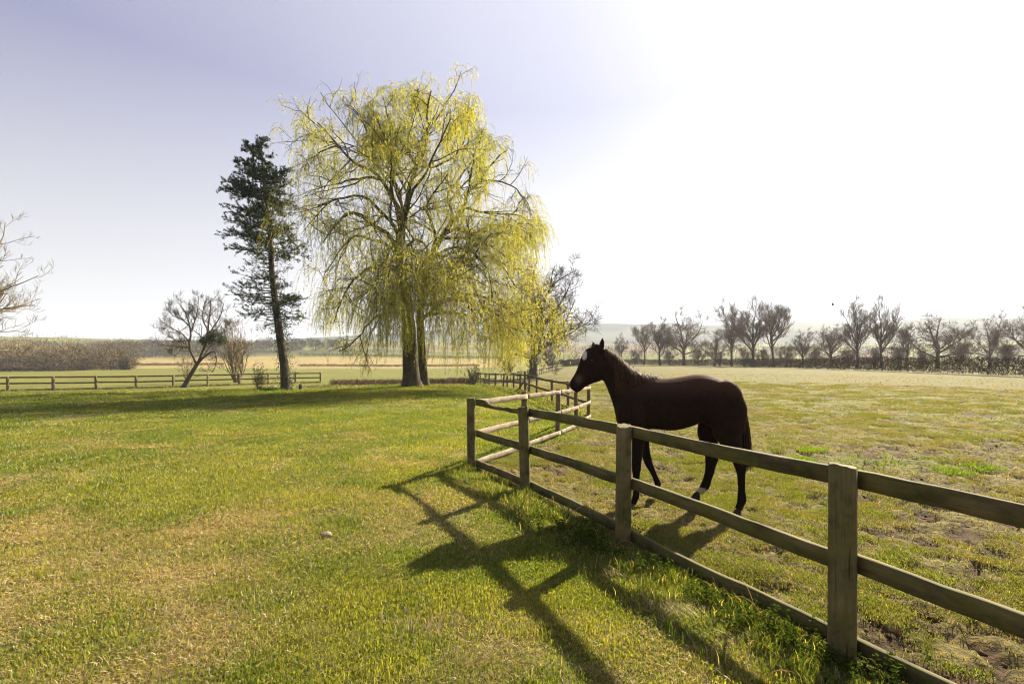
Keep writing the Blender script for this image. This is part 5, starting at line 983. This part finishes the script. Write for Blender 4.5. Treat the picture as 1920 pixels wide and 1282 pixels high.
leg([lp(z1, 1100, 420, .10, .11, .09), lp(z1, 1100, 520, .12, .185, .13), lp(zz, 1415, 150, .135, .165, .11), lp(zz, 1448, 270, .145, .118, .078), lp(zz, 1500, 400, .145, .085, .055), lp(zz, 1542, 490, .14, .075, .045), lp(zz, 1558, 560, .14, .066, .042), lp(zz, 1568, 640, .14, .050, .036), lp(zz, 1573, 740, .14, .041, .032), lp(zz, 1575, 860, .14, .040, .032), lp(zz, 1578, 960, .14, .050, .038), lp(zz, 1560, 1020, .14, .040, .034), lp(zz, 1535, 1075, .14, .042, .038)])   # near hind
leg([lp(z1, 1070, 420, -.10, .11, .09), lp(z1, 1060, 540, -.12, .17, .11), lp(zz, 1225, 200, -.13, .125, .085), lp(zz, 1238, 330, -.13, .095, .062), lp(zz, 1262, 460, -.13, .080, .05), lp(zz, 1268, 530, -.13, .076, .045), lp(zz, 1252, 620, -.13, .060, .038), lp(zz, 1240, 700, -.13, .054, .034), lp(zz, 1212, 790, -.13, .050, .034), lp(zz, 1184, 875, -.13, .054, .038), lp(zz, 1142, 920, -.13, .042, .034), lp(zz, 1105, 955, -.13, .042, .038)])   # far hind
V, F = loft(interp_rings([section(np.array(z1(1120, 395)), np.array(z1(1120, 450)), .05), section(np.array(z1(1165, 418)), np.array(z1(1150, 470)), .05), section(np.array(z1(1190, 455)), np.array(z1(1172, 490)), .04), section(np.array(z1(1200, 520)), np.array(z1(1184, 525)), .03)])); hg.add(V, F)   # dock of the tail
def ear(bx, by, tx, ty, lat, w, tlat):
    b = at1(bx, by, lat); t = at1(tx, ty, tlat); d = t - b; rings = []
    for f, s in ((-.25, .75), (0, 1.0), (.3, 1.12), (.6, .85), (.85, .42), (1.0, .06)):
        c = b + d * f; rings.append(c + np.cos(TH)[:, None] * w * s * np.array([.95, .1, .1]) + np.sin(TH)[:, None] * w * s * .5 * np.array([-.2, 1, 0]))
    V, F = loft(rings); hg.add(V, F)
ear(345, 178, 358, 100, .075, .036, .085); ear(300, 168, 290, 118, -.055, .026, -.06)
tmp = bpy.data.objects.new('horse_tmp', hg.mesh('horse_tmp', None)); COL.objects.link(tmp)
rm = tmp.modifiers.new('r', 'REMESH'); rm.mode = 'VOXEL'; rm.voxel_size = 0.0135; sm = tmp.modifiers.new('s', 'SMOOTH'); sm.iterations = 6; sm.factor = .5
bpy.context.view_layer.update(); dg = bpy.context.evaluated_depsgraph_get(); hm = bpy.data.meshes.new_from_object(tmp.evaluated_get(dg)); hm.name = 'body'
bpy.data.objects.remove(tmp); hm.materials.clear()
nv = len(hm.vertices); hv = np.empty(nv * 3, np.float32); hm.vertices.foreach_get('co', hv); hv = hv.reshape(-1, 3).astype(float); hn = np.empty(nv * 3, np.float32); hm.vertices.foreach_get('normal', hn); hn = hn.reshape(-1, 3).astype(float)
print('horse body verts', nv)
# coat colours: near black mottled brown, with brownish highlights painted along the top of the back; star, grey snip by the mouth, white far hind pastern
nz_ = fbm(hv[:, 0] * 5 + hv[:, 1] * 3, hv[:, 2] * 6, 4, 3); nf = fbm(hv[:, 0] * 60 + hv[:, 1] * 30, hv[:, 2] * 22, 2, 4)
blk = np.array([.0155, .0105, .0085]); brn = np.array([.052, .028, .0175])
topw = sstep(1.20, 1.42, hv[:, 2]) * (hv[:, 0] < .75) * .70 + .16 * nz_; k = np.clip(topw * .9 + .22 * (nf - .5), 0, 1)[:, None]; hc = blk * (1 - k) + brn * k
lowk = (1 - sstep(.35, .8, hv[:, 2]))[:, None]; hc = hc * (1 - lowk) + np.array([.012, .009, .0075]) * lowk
def patch(c, r, soft=.25): d = np.sqrt((((hv - np.array(c)) / np.array(r)) ** 2).sum(1)) + .25 * (fbm(hv[:, 0] * 40, hv[:, 2] * 40 + hv[:, 1] * 30, 2, 6) - .5); return (1 - sstep(1 - soft, 1 + soft, d))[:, None]
su, sz = z1(243, 212); cen = at1(250, 212, .11)
pm = patch(cen, (.030, .06, .056), .12); hc = hc * (1 - pm) + np.array([.42, .39, .37]) * pm
pm = patch(at1(276, 160, .06), (.03, .03, .02)) * .35; hc = hc * (1 - pm) + np.array([.5, .42, .38]) * pm
pm = patch(at1(218, 352, .15), (.040, .05, .050), .75) * .15; hc = hc * (1 - pm) + np.array([.28, .23, .18]) * pm
pu, pz = zz(1130, 935); pm = patch((pu, -.13, pz), (.075, .09, .05), .15); hc = hc * (1 - pm) + np.array([.30, .24, .18]) * pm
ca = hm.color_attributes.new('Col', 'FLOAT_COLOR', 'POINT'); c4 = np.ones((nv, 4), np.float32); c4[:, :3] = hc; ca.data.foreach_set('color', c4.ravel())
def mat_coat(name, rough=.66, attr=True, col=None, spec=.03):
    m, nt, N, L = newmat(name); out = N.new('ShaderNodeOutputMaterial'); p = N.new('ShaderNodeBsdfPrincipled'); p.inputs['Roughness'].default_value = rough; p.inputs['Specular IOR Level'].default_value = spec
    p.inputs['Specular Tint'].default_value = (.8, .5, .35, 1); p.inputs['Sheen Weight'].default_value = .10; p.inputs['Sheen Roughness'].default_value = .4; p.inputs['Sheen Tint'].default_value = (.45, .22, .12, 1)
    if attr: a = N.new('ShaderNodeVertexColor'); a.layer_name = 'Col'; L.new(a.outputs['Color'], p.inputs['Base Color'])
    else:
        n0 = noise_node(nt, 30, 4); r = ramp(nt, [(.3, tuple(v * .6 for v in col)), (.7, tuple(v * 1.4 for v in col))]); L.new(n0.outputs['Fac'], r.inputs['Fac']); L.new(r.outputs['Color'], p.inputs['Base Color'])
    n = noise_node(nt, 70, 3, .6, sc3=(.35, 1, 1)); b = N.new('ShaderNodeBump'); b.inputs['Strength'].default_value = .35; b.inputs['Distance'].default_value = .01; L.new(n.outputs['Fac'], b.inputs['Height']); L.new(b.outputs['Normal'], p.inputs['Normal'])
    L.new(p.outputs['BSDF'], out.inputs['Surface']); return m
M_COAT = mat_coat('horse_coat'); M_MANE = mat_coat('horse_mane', .55, spec=.15); M_HOOF = mat_coat('horse_hoof', .9, False, (.028, .022, .018)); M_EYE = mat_coat('horse_eye', .08, False, (.008, .005, .004), .6)
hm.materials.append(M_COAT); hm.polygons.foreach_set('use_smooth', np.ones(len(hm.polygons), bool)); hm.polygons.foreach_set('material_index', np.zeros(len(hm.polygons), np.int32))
gh0 = 0.0
horse = empty('horse', (HO[0], HO[1], gh0), 'dark brown young horse with a white star standing behind the near fence', 'horse'); horse.rotation_euler = (0, 0, math.atan2(HU[1], HU[0]))
# local (forward, left, up): rotation takes +x to forward; left = +y
body_ = put('body', hm, horse)
def hoof(u, z, lat, s=1.0, tilt=0.0, drop=None):
    rg = []; 
    for hz_, ra, sh in ((0.0, .060, .020), (.012, .059, .017), (.045, .048, .006), (.066, .040, -.002), (.085, .030, -.012), (.095, .012, -.016)):
        rg.append(np.stack([sh + np.cos(TH) * ra * s * np.where(np.cos(TH) > 0, 1.08, .8), np.sin(TH) * ra * .92 * s, np.full(NS, hz_ * s)], 1))
    V, F = loft(rg); c, s_ = math.cos(tilt), math.sin(tilt); V = np.stack([V[:, 0] * c + V[:, 2] * s_, V[:, 1], -V[:, 0] * s_ + V[:, 2] * c], 1)
    put('hoof', mesh('hoof', V + np.array([u, lat, z]), F, M_HOOF, True), horse)
def hoofat(f, x, y, lat, tilt=0): u, z = f(x, y); return u, z
for (x, y, lat, tilt) in ((292, 1040, .13, 0), (583, 925, -.11, .25), (1527, 1110, .14, 0), (1092, 985, -.13, .12)):
    u, z = zz(x, y)
    g0 = float(gz(np.array([HO[0] + HU[0] * u + HL[0] * lat]), np.array([HO[1] + HU[1] * u + HL[1] * lat]))[0])
    hoof(u, z - .052, lat, 1.0, tilt); print('hoof', u, z, g0)
for sgn, ex in ((1, 0),):
    for (lat, nm) in ((.123, 'eye'), (-.055, 'eye')):
        V, F = blob(at1(292, 243, lat), (.021, .012, .017)); put('eye', mesh('eye', V, F, M_EYE, True), body_)
V, F = blob(at1(171, 383, .175), (.011, .012, .020)); put('nostril', mesh('nostril', V, F, M_EYE, True), body_)
# mane, forelock and tail as locks of hair
rh = np.random.default_rng(14)
def locks(S, D, ln, K, wander, trop, te, w, col0, col1, rng, wid_end=.35):
    P = grow(rng, S, D, ln, K, wander, trop, te); n = len(S); f = np.linspace(1, wid_end, K); V, F = tubes(P, w[:, None] * f[None], 3); u = rng.uniform(0, 1, (n, 1)) ** 2; c = np.repeat(np.array(col0) * (1 - u) + np.array(col1) * u, K * 3, 0); return V, F, c
crest = np.array([at1(x, y, l) for x, y, l in [(372, 172, .03), (405, 190, .02), (455, 230, .012), (505, 276, .005), (560, 312, 0), (620, 332, 0), (690, 345, 0)]]); cr = resample(crest, 200); n = 2500; i = rh.integers(0, 200, n); S = cr[i] + rh.normal(0, .006, (n, 3)); D = unit(np.stack([rh.normal(0, .14, n) - .12, np.full(n, .8), rh.normal(.12, .10, n)], 1))
ln = np.interp(i, [0, 20, 80, 150, 185, 200], [.12, .20, .25, .25, .20, .10]) * rh.uniform(.55, 1.2, n); V, F, c = locks(S, D, ln, 7, .13, (-.04, .10, -.55), (0, -.03, -.55), rh.uniform(.0014, .0032, n), (.014, .010, .008), (.16, .085, .05), rh); mg = Geo().add(V, [F], c)
n = 90; i = rh.integers(0, 200, n); S = cr[i]; D = unit(np.stack([rh.normal(-.2, .3, n), rh.normal(.2, .35, n), np.full(n, 1.0)], 1)); V, F, c = locks(S, D, rh.uniform(.025, .06, n), 4, .1, (0, 0, 0), (0, .1, -.1), rh.uniform(.0012, .0024, n), (.02, .014, .011), (.12, .065, .035), rh); mg.add(V, [F], c)
mane_ = put('mane', mg.mesh('mane', M_MANE, True), horse)
n = 130; S = np.array(at1(322, 158, .02)) + rh.normal(0, 1, (n, 3)) * np.array([.02, .025, .01]); D = unit(np.stack([rh.normal(.8, .2, n), rh.normal(.1, .3, n), rh.normal(.4, .2, n)], 1)); V, F, c = locks(S, D, rh.uniform(.05, .12, n), 6, .1, (.05, 0, -.3), (0, 0, -.5), rh.uniform(.0018, .0035, n), (.012, .009, .008), (.06, .034, .022), rh); put('forelock', Geo().add(V, [F], c).mesh('forelock', M_MANE, True), mane_)
tl_ = resample(np.array([at1(1140, 418, 0), at1(1166, 445, 0), at1(1182, 500, 0), at1(1184, 560, 0)]), 60); n = 900; i = rh.integers(0, 60, n); S = tl_[i] + rh.normal(0, .012, (n, 3)) * np.array([.6, 1.6, .6]); D = unit(np.stack([-.30 + rh.normal(0, .10, n), rh.normal(0, .25, n), np.full(n, -.7)], 1))
ln = np.interp(i, [0, 60], [1.0, .78]) * .80 * rh.uniform(.75, 1.05, n); V, F, c = locks(S, D, ln, 12, .035, (-.01, 0, -.5), (.0, 0, -.3), rh.uniform(.003, .006, n), (.011, .009, .008), (.075, .042, .028), rh); put('tail', Geo().add(V, [F], c).mesh('tail', M_MANE, True), horse)
# shaggy winter coat: short hairs over the body
n = 50000; fi = rh.integers(0, nv, n); P0_ = hv[fi] - hn[fi] * .001; zt = hv[fi, 2]; keep = (zt > .45) & (hn[fi, 2] > -.8); P0_ = P0_[keep]; N0 = hn[fi][keep]; C0 = hc[fi][keep]; n = len(P0_)
flow = np.array([-.75, 0, -.55]) + rh.normal(0, .25, (n, 3)); flow = unit(flow - (flow * N0).sum(1, keepdims=True) * N0); dirs = unit(flow + N0 * rh.uniform(.25, .7, (n, 1))); ln = rh.uniform(.008, .019, n) * np.where(P0_[:, 0] > .75, .45, 1); s_ = unit(np.cross(dirs, N0)); w = rh.uniform(.0010, .0018, n)[:, None]
V = np.empty((n, 3, 3)); V[:, 0] = P0_ - s_ * w; V[:, 1] = P0_ + s_ * w; V[:, 2] = P0_ + dirs * ln[:, None]; c = np.repeat(C0 * rh.uniform(.6, 2.2, (n, 1)), 3, 0)
put('coat_hair', mesh('coat_hair', V.reshape(-1, 3), np.arange(n * 3).reshape(-1, 3), M_COAT, False, c), body_, kind='stuff')

# ------------------------------------------------------------------ small things
# daffodils by the conifer
rd = np.random.default_rng(12); db = np.array(at(502, 28.6)); daf = empty('daffodil_clump', db, 'clump of white and yellow daffodils beside the conifer foot', 'flowers')
n = 420; x = rd.normal(0, .42, n); y = rd.normal(0, .25, n); h = rd.uniform(.22, .42, n); u = rd.uniform(0, 1, (n, 1)); V, F, C = blades(x, y, h, rd.uniform(.012, .022, n), rd.uniform(.1, .55, n), np.array([.03, .065, .018]) * (1 - u) + np.array([.07, .12, .03]) * u, rd, .5, z=np.zeros(n)); put('leaves', mesh('leaves', V, F, M_WEED, False, C), daf)
M_PETAL = mat_plain('petal', (.75, .66, .25), vary=.15); M_PETALW = mat_plain('petal_white', (.80, .77, .60), vary=.1)
pv = []; pf = []
for q in range(6):
    a = q * math.pi / 3; d = np.array([math.cos(a), math.sin(a), .1]); s_ = np.array([-math.sin(a), math.cos(a), 0]); b0 = len(pv); pv += [np.zeros(3), d * .025 + s_ * .015, d * .05, d * .025 - s_ * .015]; pf.append((b0, b0 + 1, b0 + 2, b0 + 3))
for q in range(8):
    a = q * math.pi / 4; a2 = a + math.pi / 4; b0 = len(pv); pv += [np.array([.010 * math.cos(a), .010 * math.sin(a), 0]), np.array([.010 * math.cos(a2), .010 * math.sin(a2), 0]), np.array([.016 * math.cos(a2), .016 * math.sin(a2), .03]), np.array([.016 * math.cos(a), .016 * math.sin(a), .03])]; pf.append((b0, b0 + 1, b0 + 2, b0 + 3))
fm = [mesh('flower', np.array(pv), np.array(pf), m) for m in (M_PETAL, M_PETALW)]
for q in range(34):
    fx, fy = rd.normal(0, .36), rd.normal(0, .22); put('flower', fm[int(rd.uniform() < .4)], daf, (fx, fy, rd.uniform(.26, .42)), (R(rd.uniform(55, 100)), 0, rd.uniform(-1.3, 1.3)), rd.uniform(1.0, 1.6))
# cut stump right of the conifer
sb = np.array(at(563.5, 30.5)); stp = empty('tree_stump', sb, 'small dark cut stump on the lawn right of the conifer', 'stump'); p, V, F = trunk_tube(np.array([[0, 0, -.05], [0, .01, .15], [.01, 0, .38]]), .12, .11, 1.25, 12, 5, 8)
V = np.vstack([V, [[.01, 0, .385]]]); T = np.stack([4 * 12 + np.arange(12), 4 * 12 + (np.arange(12) + 1) % 12, np.full(12, len(V) - 1)], 1); put('stem', mesh('stem', V, [F, T], M_BARK, True), stp)
S = np.tile([[0, 0, .34]], (9, 1)).astype(float); D = unit(np.stack([rd.normal(0, .6, 9), rd.normal(0, .6, 9), np.ones(9)], 1)); P = grow(rd, S, D, rd.uniform(.15, .4, 9), 5, .1); V, F = tubes(P, np.full((9, 5), .008), 4); put('sprouts', mesh('sprouts', V, F, M_TWIG, True), stp)
# loose clod of earth on the lawn
w_ = px(612, 1007, FPX * EYE / (1007 - HY)); rg = np.random.default_rng(4); V, F = blob((0, 0, .015), (.055, .04, .03)); V = V * (1 + .16 * (fbm(V[:, 0] * 60, V[:, 1] * 60 + V[:, 2] * 40, 3, 2)[:, None] - .5) * 2); o_ = put('earth_clod', mesh('earth_clod', V, F, mat_plain('dry_earth', (.22, .165, .11), vary=.5, scale=60), True), loc=(w_[0], w_[1], float(gz(np.array([w_[0]]), np.array([w_[1]]))[0]))); tag(o_, 'lone pale brown clod of earth lying on the lawn', 'clod')
# bird high over the tree line
bb = px(1562, 572, 62); brd = empty('bird', bb, 'small dark bird in flight above the tree line on the right', 'bird'); M_BIRD = mat_plain('feather', (.025, .023, .022))
V, F = blob((0, 0, 0), (.17, .05, .05)); V[:, 2] += -.02 * np.abs(V[:, 0]); put('body', mesh('body', V, F, M_BIRD, True), brd)
for s in (1, -1):
    V = np.array([(.07, 0, .02), (.11, s * .16, .17), (.0, s * .34, .30), (-.10, s * .20, .17), (-.08, 0, .02), (.07, 0, .035), (.11, s * .16, .185), (.0, s * .34, .305), (-.10, s * .20, .185), (-.08, 0, .035)]); Fq = [(0, 1, 3, 4), (5, 9, 8, 6), (0, 5, 6, 1), (3, 8, 9, 4), (0, 4, 9, 5)]; Ft = [(1, 2, 3), (6, 8, 7), (1, 6, 7), (1, 7, 2), (2, 7, 8), (2, 8, 3)]; put('wing', mesh('wing', V, [np.array(Fq), np.array(Ft)], M_BIRD), brd)
V = np.array([(-.15, .02, 0), (-.15, -.02, 0), (-.28, -.05, .0), (-.28, .05, 0), (-.15, .02, .012), (-.15, -.02, .012), (-.28, -.05, .012), (-.28, .05, .012)]); put('tail', mesh('tail', V, np.array([(0, 1, 2, 3), (7, 6, 5, 4), (0, 4, 5, 1), (1, 5, 6, 2), (2, 6, 7, 3), (3, 7, 4, 0)]), M_BIRD), brd)
brd.rotation_euler = (0, .3, 2.6)

print('TRIS', sum(len(m.loops) - 2 * len(m.polygons) for m in bpy.data.meshes if m.users))
